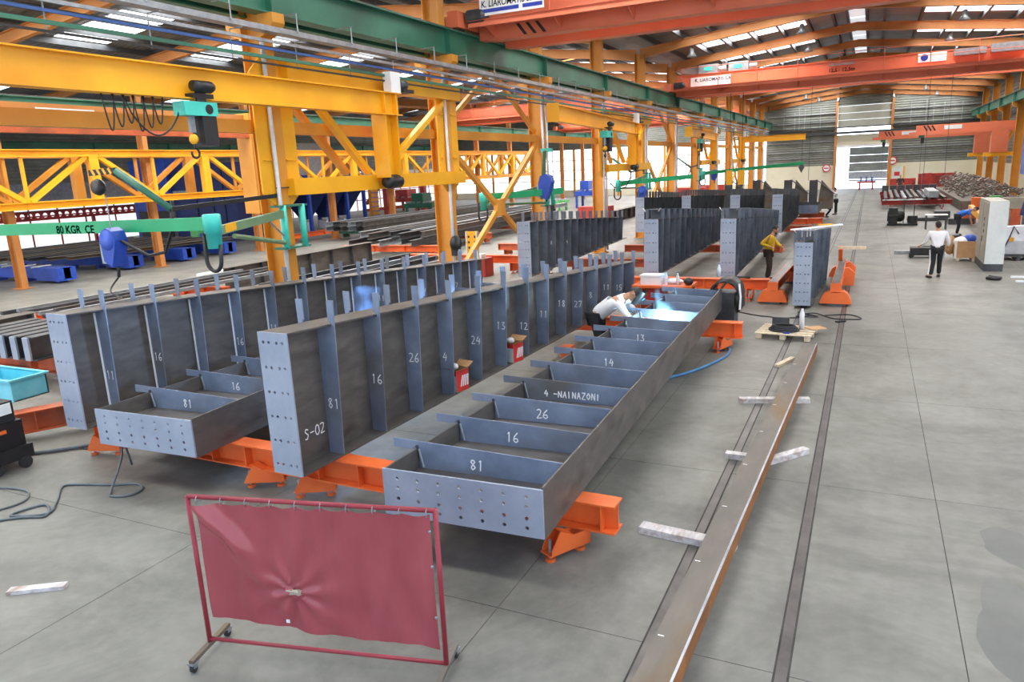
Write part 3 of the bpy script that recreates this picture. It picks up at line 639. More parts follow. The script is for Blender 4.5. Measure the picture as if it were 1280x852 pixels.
# ---- conductor rails and cable trays on brackets along the hall side of the columns
tr = T('cable_tray', 'grey cable tray on hooked brackets hung below the green runway beam', 'tray', (-10.6, 4, 6.8))
MB().box(-10.72, 3, 6.78, -10.5, 90, 6.84).build('tray_floor', 'galv', tr)
for x in (-10.72, -10.5): MB().box(x - .008, 3, 6.78, x + .008, 90, 6.88).build('tray_lip', 'galv', tr)
for i in range(44):
    y = 5.4 + 1.75 * i
    MB().path([(-10.9, y, 7.2), (-10.48, y, 7.2), (-10.48, y, 6.84)], .018, 4).build('hook_bracket', 'galv', tr)
    if i < 26: MB().path([(-10.44, y + .2, 6.74), (-10.75, y + .2, 6.74), (-10.75, y + .2, 6.2)], .014, 4).build('hanger_bracket', 'galv', tr)
for z, r, m, lab in ((6.62, .028, 'galv', 'grey conductor rail just below the cable tray'), (6.48, .022, 'railblue', 'blue conductor rail along the column row'), (6.32, .03, 'green', 'dark green conductor rail along the column row'), (6.2, .018, 'black', 'thin black conductor rail lowest along the column row')):
    one(MB().bar((-10.6, 3, z), (-10.6, 90, z), r * 1.6, r * 2), 'conductor_rail', m, lab, 'rail', 'conductor rails along the columns')
one(MB().bar((-10.82, 3, 6.55), (-10.82, 90, 6.55), .03, .05), 'conductor_rail', 'darkst', 'dark grey conductor rail behind the blue one', 'rail', 'conductor rails along the columns')

# ---- orange jib cranes on the right columns
def right_jib(y, xtip, ztop, label):
    t = T('wall_jib_crane', label, 'crane', (9.4, y, 4.6))
    MB().box(xtip, y - .2, ztop - .55, 9.7, y + .2, ztop).build('boom', 'crane_or', t)
    MB().box(xtip - .5, y - .28, ztop - .75, 9.7, y + .28, ztop - .5).build('boom_flange', 'crane_or', t)
    for i in range(3): MB().bar((xtip + .5 + .28 * i, y - .21, ztop - .05), (xtip + .75 + .28 * i, y - .21, ztop - .45), .02, .1).build('hazard_stripe', 'black', t)
    MB().box(xtip + 1.9, y - .23, ztop - .4, xtip + 3.1, y - .2, ztop - .1).build('name_plate', 'white', t)
    MB().box(8.2, y - .4, ztop - 2.3, 9.3, y + .4, ztop - .5).build('pivot_housing', 'crane_or', t)
    MB().box(7.8, y - .25, ztop - 2.6, 9.7, y + .25, ztop - 2.3).build('foot_arm', 'yellow', t)
    MB().bar((9.0, y, ztop - 2.3), (9.6, y, ztop - .6), .2, .2).build('brace', 'yellow', t)
    MB().box(xtip + .2, y - .2, ztop - .95, xtip + .6, y + .2, ztop - .75).build('hoist_trolley', 'green', t)
    MB().box(xtip + .35, y - .12, ztop - 1.4, xtip + .6, y + .12, ztop - .95).build('hoist_body', 'black', t)
    MB().tube((xtip + .45, y, ztop - 1.4), (xtip + .45, y, 1.8), .015, 5).build('chain', 'darkst', t)
right_jib(68.6, 3.1, 5.9, 'orange wall jib crane reaching left from the right column row, front one')
right_jib(79.0, .5, 5.85, 'orange wall jib crane reaching left from the right column row, rear one')
# pendant lamps under the rafters
for i, (x, y) in enumerate(((-3.4, 40.6), (-3.6, 47.6), (3.4, 40.6), (3.4, 47.6), (-6.2, 82), (-5.4, 89), (4.2, 82), (5.6, 89), (-3.7, 94.5), (1.8, 94.5), (-8.6, 40.2), (-8.2, 47.2))):
    t = T('pendant_lamp', 'bell shaped high bay lamp, ' + ('left slope front', 'left slope second', 'right slope front', 'right slope second', 'left slope near end wall', 'left slope closest to end wall', 'right slope near end wall', 'right slope closest to end wall', 'at left door post', 'at right door post', 'by the fifth left column', 'by the sixth left column')[i], 'lamp', (x, y, 9.4), group='high bay lamps under the roof')
    zz = zroof(x) - .3
    MB().tube((x, y, zz), (x, y, zz - .55), .012, 5).build('stem', 'darkst', t)
    MB().lathe([(0.0, 0), (.1, 0), (.1, -.22), (.26, -.42), (.24, -.42), (0.0, -.3)], (x, y, zz - .5), 14).build('lamp_shade', 'galv', t, True)

for i, (x, y) in enumerate(((2.6, 46.4), (3.6, 46.4), (-3.2, 46.4))):
    one(MB().tube((x, y, 7.76), (x, y, 1.6 + .5 * i), .014, 5), 'hoist_rope', 'darkst', 'thin dark rope hanging from the mid hall bridge crane, ' + ('right pair, left one', 'right pair, right one', 'alone before the hall door')[i], 'rope', 'ropes under the mid hall bridge crane')
# ================================================================ PLATE GIRDERS
def girder(name, label, ox, oy, ang, zb, L, d0, d1, first, pitch, n, lying=False, fw_=.45, pr=.29, texts=(), holes=(6, 4), upper=False, seams=False, group=None, m='steel', ends=True, tip=True, pm='platest', dep=None):
    u = Vector((math.sin(ang), math.cos(ang), 0)); lat = Vector((math.cos(ang), -math.sin(ang), 0))
    if lying: vd = -lat; wd = Vector((0, 0, 1)); O = Vector((ox, oy, zb + fw_ / 2 + .02))
    else: vd = Vector((0, 0, 1)); wd = lat; O = Vector((ox, oy, zb))
    P = lambda a, b, c: O + u * a + vd * b + wd * c
    t = T(name, label, 'girder', (ox, oy, zb), 0, group)
    D = dep or (lambda a: d0 + (d1 - d0) * (a / L) ** 1.08)
    h = fw_ / 2; NS = 10
    us = [L * i / NS for i in range(NS + 1)]
    def strip(name_, pts_lo, pts_hi, th, axis, mm):
        # ribbon between two polylines, thickened along axis
        mb = MB(); vs = []; fs = []; k = len(pts_lo); ax = axis * (th / 2)
        for a, b in zip(pts_lo, pts_hi): vs += [a - ax, b - ax, a + ax, b + ax]
        for i in range(k - 1):
            a = 4 * i; b = a + 4; fs += [(a, a + 1, b + 1, b), (a + 2, b + 2, b + 3, a + 3), (a, b, b + 2, a + 2), (a + 1, a + 3, b + 3, b + 1)]
        fs += [(0, 2, 3, 1), (4 * k - 4, 4 * k - 3, 4 * k - 1, 4 * k - 2)]
        return mb.add(vs, fs).build(name_, mm, t)
    strip('web', [P(a, .02, 0) for a in us], [P(a, D(a) - .02, 0) for a in us], .014, wd, 'webst')
    strip('bottom_flange', [P(a, .01, -h - .015) for a in us], [P(a, .01, h + .015) for a in us], .02, vd, 'webst')
    strip('top_flange', [P(a, D(a) - .01, -h + .012) for a in us], [P(a, D(a) - .01, h - .012) for a in us], .02, vd, 'webst')
    if upper:
        strip('upper_web', [P(a, D(a), 0) for a in us], [P(a, D(a) + pr, 0) for a in us], .012, wd, m)
        strip('upper_flange', [P(a, D(a) + pr + .01, -h + .012) for a in us], [P(a, D(a) + pr + .01, h - .012) for a in us], .018, vd, m)
        for s in (-1, 1): strip('flange_lip', [P(a, D(a) + pr - .05, s * (h - .02)) for a in (0, .12)], [P(a, D(a) + pr + .05, s * (h + .05)) for a in (0, .12)], .02, u, 'aluwhite')
    if ends:
        d = D(0); rows, cols = holes; hs = []
        if lying or rows < 0:
            rows = abs(rows)
            for r in range(rows):
                for c in (-.16, -.06, .06, .16): hs.append((c, .17 + (d - .34) * r / (rows - 1)))
        else:
            for r in range(rows):
                for c in (-.145, -.06, .06, .145)[:cols]: hs.append((c, .12 + (d - .24) * r / (rows - 1)))
        vs, fs = holed_plate([(-h, 0), (h, 0), (h, d), (-h, d)], hs, .021, .022)
        MB().add([P(-.012 - z, y, x) for x, y, z in vs], fs).build('end_plate', pm, t)
    for i in range(n):
        a = first + pitch * i
        if a > L - .05: break
        d = D(a)
        for s in (1, -1):
            if tip: poly = [(.02, .008), (.02, h + .01), (d + pr, h + .075), (d + pr, h - .03), (d + .03, h - .03), (d + .03, h - .004), (d - .03, h - .004), (d - .022, .008)]
            else: poly = [(.02, .008), (.02, h - .02), (d - .022, h - .02), (d - .022, .008)]
            k = len(poly); vs = [P(a - .008, y, s * x) for y, x in poly] + [P(a + .008, y, s * x) for y, x in poly]
            fs = [tuple(range(k)), tuple(range(2 * k - 1, k - 1, -1))] + [(q, (q + 1) % k, k + (q + 1) % k, k + q) for q in range(k)]
            st = MB().add(vs, fs).build('stiffener', m, t)
            if s == 1:
                if tip: MB().tube(P(a - .02, d - .012, h - .03), P(a - .02, d - .012, h + .02), .016, 6).build('cope_bead', 'darkst', st)
                if lying: MB().tube(P(a - .02, d - .08, .02), P(a - .02, d - .035, h - .02), .014, 6).build('corner_bead', 'brightst', st)
                if seams: MB().tube(P(a - .014, .05, .024), P(a - .014, d - .06, .024), .017, 5).build('weld_bead', 'aluwhite', st)
                if i < len(texts) and texts[i]:
                    tx = texts[i]
                    if lying: chalk(tx, P(a - .0095, d * .62 if len(tx) < 4 else d * .6 + .3, .06), -vd, wd, .12 if len(tx) < 4 else .095, st)
                    else: chalk(tx, P(a - .0095, d * (.36 + .1 * ((i * 7) % 3) * .6), .07), wd, vd, .135, st)
    t['_P'] = 0; del t['_P']
    return t, P, D
G1, P1, D1 = girder('plate_girder', 'long steel girder lying on its side in front, being welded at its far end', -2.58, 5.8, -.033, .57, 11.55, 1.76, 1.0, .62, .878, 14, lying=True, fw_=.5,
                    texts=('81', '16', '26', '4 -NAINAZONI', '', '14', '', '13', '', '11'), holes=(7, 4))
G2, P2, D2 = girder('plate_girder', 'long steel girder standing upright beside the one being welded, red boxes inside', -6.08, 6.22, .036, .57, 12.7, 1.74, .93, .72, .885, 14,
                    texts=('81', '16', '26', '4', '24', '13', '12', '11', '18', '27', '8', '11', '15'), holes=(6, 4))
chalk('S-02', P2(.3, .32, .012), Vector((.036, 1, 0)), (0, 0, 1), .13, G2)
G3, P3, D3 = girder('plate_girder', 'long steel girder standing upright furthest left, with bright weld seams', -10.40, 6.5, .034, .57, 12.2, 1.72, .98, .55, .84, 14, texts=('11', '16', '', '16', '11', '', '', '', '11', '', '67', '', '7'), holes=(6, 4), seams=True)
G4, P4, D4 = girder('plate_girder', 'steel girder lying on its side between the two upright ones at left', -7.60, 6.2, -.035, .57, 11.0, 1.76, 1.0, .85, .90, 12, lying=True, fw_=.5, texts=('81', '16', '26'), holes=(7, 4))
G5, P5, D5 = girder('plate_girder', 'steel girder standing upright in mid hall against the amber columns', -9.96, 21.65, -.05, .57, 12.6, 1.78, 1.0, .6, .86, 14, texts=('', '', '8', '', '4'), holes=(7, 4), m='midst')
G6, P6, D6 = girder('plate_girder', 'double flanged steel girder standing behind the welder, white box in front', -6.01, 22.5, .0, .57, 11.0, 1.74, 1.02, .45, .8, 14, holes=(6, 4), upper=True, m='midst')
G7, P7, D7 = girder('plate_girder', 'double flanged steel girder standing left of the man in yellow', -3.71, 22.6, -.012, .57, 13.2, 1.72, .78, .45, .8, 18, holes=(6, 4), upper=True, m='midst')
G8, P8, D8 = girder('plate_girder', 'short steel girder standing on the floor right of the man in yellow', -1.47, 20.8, .04, .1, 4.7, 1.68, 1.35, .35, .8, 6, holes=(7, 4), upper=True, m='midst')
for i, (x, y, L, lab) in enumerate(((-10.5, 37.1, 11, 'furthest left, beside the columns'), (-8.25, 37.6, 12, 'second from the columns'), (-5.75, 36.8, 12, 'third from the columns'), (-3.78, 36.3, 11, 'closest to the floor rails'))):
    girder('plate_girder', 'dark steel girder standing in the rear row, ' + lab, x, y, -.01, .57, L, 1.75, 1.2, .5, .62, 16, holes=(5, 4), m='darkst', group=None)
girder('plate_girder', 'dark steel girder lying flat near the far working pair', -2.72, 48.2, .012, .57, 3.2, 1.7, 1.5, .6, 1.1, 3, lying=True, fw_=.5, holes=(5, 4), m='darkst', pm='steel')
for i, (x, y) in enumerate(((-8.5, 51.2), (-6.9, 52.6), (-4.85, 52.0), (-3.3, 51.9))):
    t = T('girder_stub', 'dark steel bracket piece with sloping top at the rear, ' + ('leftmost', 'second from left', 'third from left', 'rightmost')[i], 'girder', (x, y, 0))
    z1 = 2.6 - .05 * i
    MB().box(x - .2, y, 0, x + .3, y + .04, z1).build('end_plate', 'darkst', t)
    prof = [(x + .3, .6), (x + 1.25, .6), (x + 1.25, z1 - .85), (x + .5, z1)]
    vs = [(a, y + .3, b) for a, b in prof] + [(a, y + .33, b) for a, b in prof]
    MB().add([(x + .3, y + .3, z1 - .02)] , []).v
    MB().add(vs, [(0, 1, 2, 3), (7, 6, 5, 4), (0, 4, 5, 1), (1, 5, 6, 2), (2, 6, 7, 3), (3, 7, 4, 0)]).build('web', 'rust', t)
    MB().bar((x + .2, y + .25, z1 + .02), (x + 1.4, y + .25, z1 - .95), .5, .03, (0, 0, 1)).build('sloping_flange', 'darkst', t)

# ================================================================ ORANGE TRESTLES
def foot(par, x, y, zt, dx, dy, m='orange'):
    # bracket foot: upright under the beam and a sloping gusset with levelling screw reaching along (dx, dy)
    d = Vector((dx, dy, 0)); s = Vector((-dy, dx, 0)); O = Vector((x, y, 0)); z = Vector((0, 0, 1))
    f = MB()
    prof = [(-.1, .1), (.42, .1), (.42, .14), (.3, .34), (.12, zt), (-.1, zt)]
    for k in (-.085, .075): f.extrude(prof, O + s * k, O + s * (k + .012), d, z)
    f.add([O + d * a + s * b + z * c for a, b, c in ((-.1, -.085, .085), (.44, -.085, .085), (.44, .085, .085), (-.1, .085, .085), (-.1, -.085, .1), (.44, -.085, .1), (.44, .085, .1), (-.1, .085, .1))],
          [(0, 3, 2, 1), (4, 5, 6, 7), (0, 1, 5, 4), (1, 2, 6, 5), (2, 3, 7, 6), (3, 0, 4, 7)])
    f.add([O + d * a + s * b + z * c for a, b, c in ((.3, -.08, .34), (.3, .08, .34), (.12, .08, zt), (.12, -.08, zt))], [(0, 1, 2, 3)])
    b = f.build('foot_bracket', m, par)
    for a in (-.02, .38):
        q = O + d * a
        MB().tube(q + z * .03, q + z * (.24 if a > 0 else .1), .02, 8).build('levelling_screw', 'brightst', b)
        MB().lathe([(0.0, 0), (.055, 0), (.055, .035), (0.0, .035)], q, 12).build('foot_pad', m, b)
def trestle(label, p, q, zt=.57, h=.3, w=.22, feet=(), m='orange', group=None, ribs=4, zb=None):
    p = Vector((p[0], p[1], 0)); q = Vector((q[0], q[1], 0)); t = T('trestle', label, 'trestle', (p.x, p.y, 0), 0, group)
    z = zt - h / 2; a = p + Vector((0, 0, z)); b = q + Vector((0, 0, z))
    MB().ibeam(a, b, h, w, .02, .014).build('beam', m, t)
    d = (q - p).normalized(); s = Vector((-d.y, d.x, 0))
    for i in range(ribs):
        c = a + (b - a) * ((i + .02) / (ribs - 1) * .98 if ribs > 1 else .5)
        MB().bar(c - s * (w / 2 - .004), c + s * (w / 2 - .004), .014, h - .042).build('rib', m, t)
    for f in feet: foot(t, f[0], f[1], zt - h, f[2], f[3], m)
    return t
trestle('orange steel trestle carrying the front ends of the four nearest girders', (-10.55, 6.95), (-2.18, 6.82), .565, .32, .26, ((-10.25, 6.95, -.94, -.34), (-6.95, 6.9, -.9, -.43), (-6.1, 6.9, -.85, -.5), (-2.6, 6.72, -.5, -.86)), ribs=14)
trestle('orange steel trestle carrying the far ends of the nearest girders', (-10.5, 16.2), (-2.3, 16.1), .565, .34, .26, ((-2.6, 15.9, -.3, -.95), (-5.2, 16.1, -1, 0), (-8.6, 16.1, -1, 0)), ribs=10)
trestle('orange trestle beam at the left edge beside the cyan bin', (-13.6, 4.7), (-11.0, 9.4), .5, .36, .3, ((-12.9, 5.9, 0, -1),), m='orange_dull', ribs=5)
trestle('orange trestle beam behind the cyan bin at left', (-18.0, 9.5), (-12.0, 9.2), .62, .34, .3, ((-12.9, 9.2, 0, -1),), m='orange_dull', ribs=4)
trestle('orange trestle beam beneath the man in yellow', (-7.0, 22.2), (-2.45, 22.25), .57, .3, .3, ((-2.95, 22.1, 0, -1), (-5.0, 22.1, 0, -1)), ribs=6)
trestle('orange trestle beam left of the welding table in mid hall', (-10.9, 26.3), (-7.3, 26.6), .57, .3, .3, ((-9.9, 26.3, 0, -1), (-8.0, 26.4, 0, -1)), ribs=5, m='orange_dull')
trestle('orange trestle carrying the rear of the double flanged girders', (-9.5, 31.2), (-3.0, 31.3), .57, .3, .3, ((-7.4, 31, 0, -1), (-4.9, 31, 0, -1)), ribs=6, m='orange_dull')
trestle('red orange trestle under the rear girder row', (-10.6, 40), (-2.5, 40.2), .57, .3, .3, ((-9, 39.9, 0, -1), (-3, 40, 0, -1)), ribs=6, m='orange_dull')
trestle('orange trestle beside the far lying girder', (-4.6, 44.2), (-2.3, 45.1), .57, .3, .35, ((-2.8, 45.0, 0, -1),), ribs=4)
#trestle('orange trestle further back under the far lying girder', (-5.0, 54.5), (-2.0, 55.2), .57, .3, .35, ((-2.6, 55.0, 0, -1),), ribs=4)
trestle('orange trestle under the front end of the far lying girder', (-4.8, 49.4), (-2.4, 49.5), .57, .3, .35, ((-2.7, 49.4, 0, -1),), ribs=4)
def skid(label, x, y0, y1, ang, zt=.62):
    # long low support rail with rounded end shoes
    t = T('support_skid', label, 'trestle', (x, y0, 0)); u = Vector((math.sin(ang), math.cos(ang), 0)); s = Vector((u.y, -u.x, 0)); O = Vector((x, y0, 0)); L = y1 - y0; Z = Vector((0, 0, 1))
    MB().ibeam(O + Z * (zt - .13), O + u * L + Z * (zt - .13), .26, .24, .02, .015).build('rail_beam', 'orange', t)
    MB().add([O + u * a + s * b + Z * (zt + .001 + c) for c in (0, .008) for a, b in ((.05, -.1), (.05, .1), (L, .1), (L, -.1))], [(0, 3, 2, 1), (4, 5, 6, 7), (0, 1, 5, 4), (1, 2, 6, 5), (2, 3, 7, 6), (3, 0, 4, 7)]).build('wear_plate', 'railtop', t)
    for a in (0, L - .3):
        prof = [(-.4, .06), (.4, .06), (.38, .16), (.29, .34), (.2, .4), (-.2, .4), (-.29, .34), (-.38, .16)]
        MB().extrude(prof, O + u * a, O + u * (a + .3), s, Z).build('end_shoe', 'orange', t)
        MB().extrude([(-.14, .4), (.14, .4), (.14, zt - .02), (-.14, zt - .02)], O + u * (a + .02), O + u * (a + .2), s, Z).build('shoe_post', 'orange', t)
        MB().box(O.x + u.x * a - .2, O.y + u.y * a - .06, 0, O.x + u.x * a + .2, O.y + u.y * a + .2, .06).build('shoe_pad', 'darkst', t)
    return t
skid('orange support skid left of the short girder, grey wear strip on top', -2.28, 21.35, 25.4, .03)
K = skid('orange support skid right of the short girder, beside the floor rail', -.66, 21.4, 26.6, -.0)
MB().box(-.82, 26.0, 1.0, .02, 26.15, 1.09).build('timber_arm', 'wood', K)
MB().bar((-.72, 26.4, .5), (-.72, 26.05, 1.05), .12, .2).build('raised_arm', 'orange', K)
for yy in (24.2, 25.6): MB().extrude([(0, .12), (.36, .12), (.38, .5), (.2, .66), (0, .62)], (-.62, yy, 0), (-.62, yy + .14, 0), (1, 0, 0), (0, 0, 1)).build('side_bracket', 'orange', K)
# clamps on the short girder
t8 = T('straight_edge', 'white aluminium straight edge lying across the short girder', 'straight edge', (-1.9, 20.9, 2.1))
MB().bar((-1.78, 20.75, 2.12), (-.62, 22.0, 2.14), .1, .035).build('bar', 'aluwhite', t8)
for k in (.2, .3, .36): MB().bar((-1.78 + 1.2 * k, 20.75 + 1.25 * k, 2.1), (-1.78 + 1.2 * k, 20.75 + 1.25 * k, 1.9), .03, .03).build('clamp_leg', 'aluwhite', t8)
MB().bar((-1.2, 21.6, 2.17), (-.85, 21.75, 2.17), .09, .03).build('yellow_level', 'yellow', t8)
# ================================================================ PEOPLE
def skin_geo(nodes, edges, root):
    me = bpy.data.meshes.new('t'); names = list(nodes); idx = {n: i for i, n in enumerate(names)}
    me.from_pydata([nodes[n][0] for n in names], [(idx[a], idx[b]) for a, b in edges], [])
    o = bpy.data.objects.new('t', me); COL.objects.link(o)
    o.modifiers.new('s', 'SKIN'); sub = o.modifiers.new('u', 'SUBSURF'); sub.levels = 1; sub.render_levels = 1
    if not me.skin_vertices:
        bm = bmesh.new(); bm.from_mesh(me); bm.verts.layers.skin.verify(); bm.to_mesh(me); bm.free()
    for i, n in enumerate(names):
        r = nodes[n][1]; d = me.skin_vertices[0].data[i]; d.radius = (r, r) if not isinstance(r, tuple) else r; d.use_root = (n == root)
    dg = bpy.context.evaluated_depsgraph_get(); dg.update(); ev = o.evaluated_get(dg); m2 = ev.to_mesh()
    vs = [v.co.copy() for v in m2.vertices]; fs = [tuple(p.vertices) for p in m2.polygons]
    ev.to_mesh_clear(); bpy.data.objects.remove(o); bpy.data.meshes.remove(me)
    return vs, fs
def lerp(a, b, t): return Vector(a) * (1 - t) + Vector(b) * t
def person(label, J, shirt, trousers, face, sleeve=1.0, fingers=True, hairm='hair', shoe='black', S=1.0, beard=False):
    """J: joints in world metres; face: unit direction the head looks."""
    t = T('person', label, 'person', (J['pelvis'][0], J['pelvis'][1], min(J['anL'][2], J['anR'][2]) - .08))
    V = {k: Vector(v) for k, v in J.items()}; face = Vector(face).normalized()
    V['spine'] = lerp(V['pelvis'], V['chest'], .5)
    n = {'pelvis': (V['pelvis'], .115 * S), 'spine': (V['spine'], .11 * S), 'chest': (V['chest'], .12 * S), 'neck': (V['neck'], .055 * S), 'skull': (lerp(V['neck'], V['head'], .75), .065 * S)}
    e = [('pelvis', 'spine'), ('spine', 'chest'), ('chest', 'neck'), ('neck', 'skull')]
    for s in 'LR':
        n.update({'sh' + s: (V['sh' + s], .058 * S), 'el' + s: (V['el' + s], .043 * S), 'wr' + s: (V['wr' + s], .03 * S), 'hip' + s: (V['hip' + s], .09 * S), 'kn' + s: (V['kn' + s], .06 * S), 'an' + s: (V['an' + s], .042 * S)})
        tw = lerp(V['hip' + s], V['kn' + s], .45); n['th' + s] = (tw, .08 * S); cw = lerp(V['kn' + s], V['an' + s], .3); n['cf' + s] = (cw, .058 * S)
        to = V['an' + s] + Vector(J.get('to' + s, tuple(face))).normalized() * .17 + Vector((0, 0, -.05)); n['to' + s] = (to, .036 * S)
        e += [('chest', 'sh' + s), ('sh' + s, 'el' + s), ('el' + s, 'wr' + s), ('pelvis', 'hip' + s), ('hip' + s, 'th' + s), ('th' + s, 'kn' + s), ('kn' + s, 'cf' + s), ('cf' + s, 'an' + s), ('an' + s, 'to' + s)]
        d = (V['wr' + s] - V['el' + s]).normalized(); n['pm' + s] = (V['wr' + s] + d * .07, (.04, .022)); e.append(('wr' + s, 'pm' + s))
    body = MB(); body.add(*skin_geo(n, e, 'pelvis'))
    up_ = (V['head'] - V['neck']).normalized(); side = face.cross(up_).normalized(); fr = up_.cross(side).normalized() * -1
    fr = (face - up_ * face.dot(up_)).normalized()
    def hv(a, b, c): return V['head'] + side * a + fr * b + up_ * c
    def headball(c, r, sc, nn=12, mm=8):
        b = MB().ball((0, 0, 0), r, nn, mm, sc); return [hv(c[0] + p.x, c[1] + p.y, c[2] + p.z) for p in b.v], b.f
    body.add(*headball((0, 0, 0), .105 * S, (.78, .92, 1.1)))
    body.add(*headball((0, .05 * S, -.06 * S), .062 * S, (.8, .8, .9)))              # jaw
    body.add([hv(-.014, .085 * S, .02), hv(.014, .085 * S, .02), hv(.018, .09 * S, -.022), hv(-.018, .09 * S, -.022), hv(0, .12 * S, -.018)], [(0, 1, 4), (1, 2, 4), (2, 3, 4), (3, 0, 4)])   # nose
    for s in (-1, 1): body.add(*headball((s * .083 * S, 0, -.005), .026 * S, (.4, .8, 1.1), 8, 6))
    if fingers:
        for s in 'LR':
            d = (V['wr' + s] - V['el' + s]).normalized(); sd = d.cross(Vector((0, 0, 1))); sd = sd.normalized() if sd.length > .1 else Vector((1, 0, 0)); nr = sd.cross(d)
            pm = V['wr' + s] + d * .085
            for k, L in enumerate((.062, .075, .07, .055)):
                b0 = pm + sd * (-.033 + .022 * k); b1 = b0 + d * L * .55 - nr * .012; b2 = b1 + d * L * .35 - nr * .03
                body.path([b0, b1, b2], .0095, 6)
            b0 = V['wr' + s] + d * .035 - sd * .03; body.path([b0, b0 - sd * .03 + d * .03, b0 - sd * .035 + d * .06 - nr * .015], .011, 6)
    bo = body.build('body', 'skin', t, True)
    for s in (-1, 1):
        eb = MB(); eb.add(*headball((s * .034 * S, .088 * S, .022 * S), .012 * S, (1, .5, .7), 8, 5)); eb.build('eye', 'black', bo)
    mo = MB(); mo.add(*headball((0, .098 * S, -.055 * S), .02 * S, (1.1, .3, .3), 8, 5)); mo.build('mouth', 'redcard', bo)
    hb = MB(); hb.ball((0, 0, 0), .112 * S, 12, 8, (.8, .94, 1.05))
    hv_ = [hv(p.x, p.y - .012 * S, p.z + .014 * S) for p in hb.v if True]
    keep = [f for f in hb.f if sum((hb.v[i].z > -.02 * S or hb.v[i].y < -.03 * S) and hb.v[i].y < .075 * S for i in f) == len(f)]
    hm = MB(); hm.add(hv_, keep); hm.build('hair', hairm, t, True)
    if beard:
        bb = MB(); bb.add(*headball((0, .056 * S, -.072 * S), .06 * S, (.85, .75, .7))); bb.build('beard', hairm, t, True)
    sn = {'a': (lerp(V['pelvis'], V['spine'], -.1), .15 * S), 'spine': (V['spine'], .152 * S), 'chest': (V['chest'], .165 * S), 'nk': (lerp(V['chest'], V['neck'], .75), .088 * S)}
    se = [('a', 'spine'), ('spine', 'chest'), ('chest', 'nk')]
    for s in 'LR':
        end = lerp(V['el' + s], V['wr' + s], .9) if sleeve >= 1 else None
        sn['sh' + s] = (V['sh' + s], .082 * S); se.append(('chest', 'sh' + s))
        if end is not None: sn['el' + s] = (V['el' + s], .062 * S); sn['cu' + s] = (end, .047 * S); se += [('sh' + s, 'el' + s), ('el' + s, 'cu' + s)]
        else: sn['el' + s] = (lerp(V['sh' + s], V['el' + s], .75), .064 * S); se.append(('sh' + s, 'el' + s))
    sh = MB(); sh.add(*skin_geo(sn, se, 'spine')); sh.build('shirt', shirt, t, True)
    tn = {'p': (V['pelvis'], .145 * S)}; te = []
    for s in 'LR':
        tn.update({'h' + s: (V['hip' + s], .105 * S), 't' + s: (lerp(V['hip' + s], V['kn' + s], .5), .092 * S), 'k' + s: (V['kn' + s], .077 * S), 'c' + s: (lerp(V['kn' + s], V['an' + s], .5), .072 * S), 'e' + s: (lerp(V['kn' + s], V['an' + s], .97), .066 * S)})
        te += [('p', 'h' + s), ('h' + s, 't' + s), ('t' + s, 'k' + s), ('k' + s, 'c' + s), ('c' + s, 'e' + s)]
    tm = MB(); tm.add(*skin_geo(tn, te, 'p')); tm.build('trousers', trousers, t, True)
    for s in 'LR':
        td = Vector(J.get('to' + s, tuple(face))); td.z = 0; td.normalize(); sm = MB(); c = V['an' + s] + td * .07 - Vector((0, 0, .045)); sd = Vector((-td.y, td.x, 0))
        b = MB().ball((0, 0, 0), 1, 10, 7, (.15 * S, .055 * S, .05 * S)); sm.add([c + td * p.x + sd * p.y + Vector((0, 0, max(p.z, -.035))) for p in b.v], b.f); sm.build('shoe', shoe, t, True)
    return t
# the welder, bent over the lying girder
wd_ = person('person in white top and dark trousers bent over the girder, welding under a face shield',
    dict(pelvis=(-4.98, 14.3, .97), chest=(-4.52, 14.22, 1.32), neck=(-4.28, 14.2, 1.42), head=(-4.12, 14.2, 1.46), shL=(-4.44, 14.44, 1.32), shR=(-4.42, 13.98, 1.32),
         elL=(-4.2, 14.45, 1.02), elR=(-4.2, 13.92, 1.02), wrL=(-4.0, 14.28, .94), wrR=(-3.98, 14.06, .93), hipL=(-5.0, 14.41, .92), hipR=(-5.0, 14.19, .92), knL=(-4.88, 14.42, .5), knR=(-4.9, 14.16, .5), anL=(-5.0, 14.42, .08), anR=(-5.0, 14.14, .08), toL=(1, .1, 0), toR=(1, -.1, 0)),
    'wshirt', 'dtrous', (.72, -.1, -.62), S=1.18, hairm='black')
fd = Vector((.72, -.1, -.62)).normalized(); hc = Vector((-4.12, 14.2, 1.46)); sd = fd.cross(Vector((0, 0, 1))).normalized(); uu = sd.cross(fd)
vs = []; fs = []
for i in range(7):
    a = -1.2 + 2.4 * i / 6
    for j in range(4):
        b = -.17 + .34 * j / 3; rr = .175 - .02 * abs(j - 1.5); vs.append(hc + fd * (rr * math.cos(a) + .02) + sd * (.14 * math.sin(a)) + uu * b)
for i in range(6):
    for j in range(3): fs.append((i * 4 + j, i * 4 + j + 1, i * 4 + 5 + j, i * 4 + 4 + j))
ms = MB().add(vs, fs).build('face_shield', 'black', wd_, True); MB().add([hc + fd * .2 + sd * a + uu * b for a, b in ((-.055, .0), (.055, .0), (.055, .06), (-.055, .06))], [(0, 1, 2, 3)]).build('shield_window', 'bluehose', ms)
for p in ('wrR', 'wrL'):
    q = Vector((-3.98, 14.06, .93)) if p == 'wrR' else Vector((-4.0, 14.28, .94)); MB().ball(q + Vector((.06, 0, -.01)), .062, 10, 7, (1.2, .75, .65)).build('glove', 'orange_dull', wd_, True)
tc_ = T('welding_torch', 'slim grey welding torch held to the girder beside the blue white arc', 'torch', (-3.9, 14.1, .9))
MB().path([(-4.02, 14.12, .98), (-3.85, 14.1, .93), (-3.62, 14.1, .87)], .018, 8).build('torch_neck', 'galv', tc_, True)
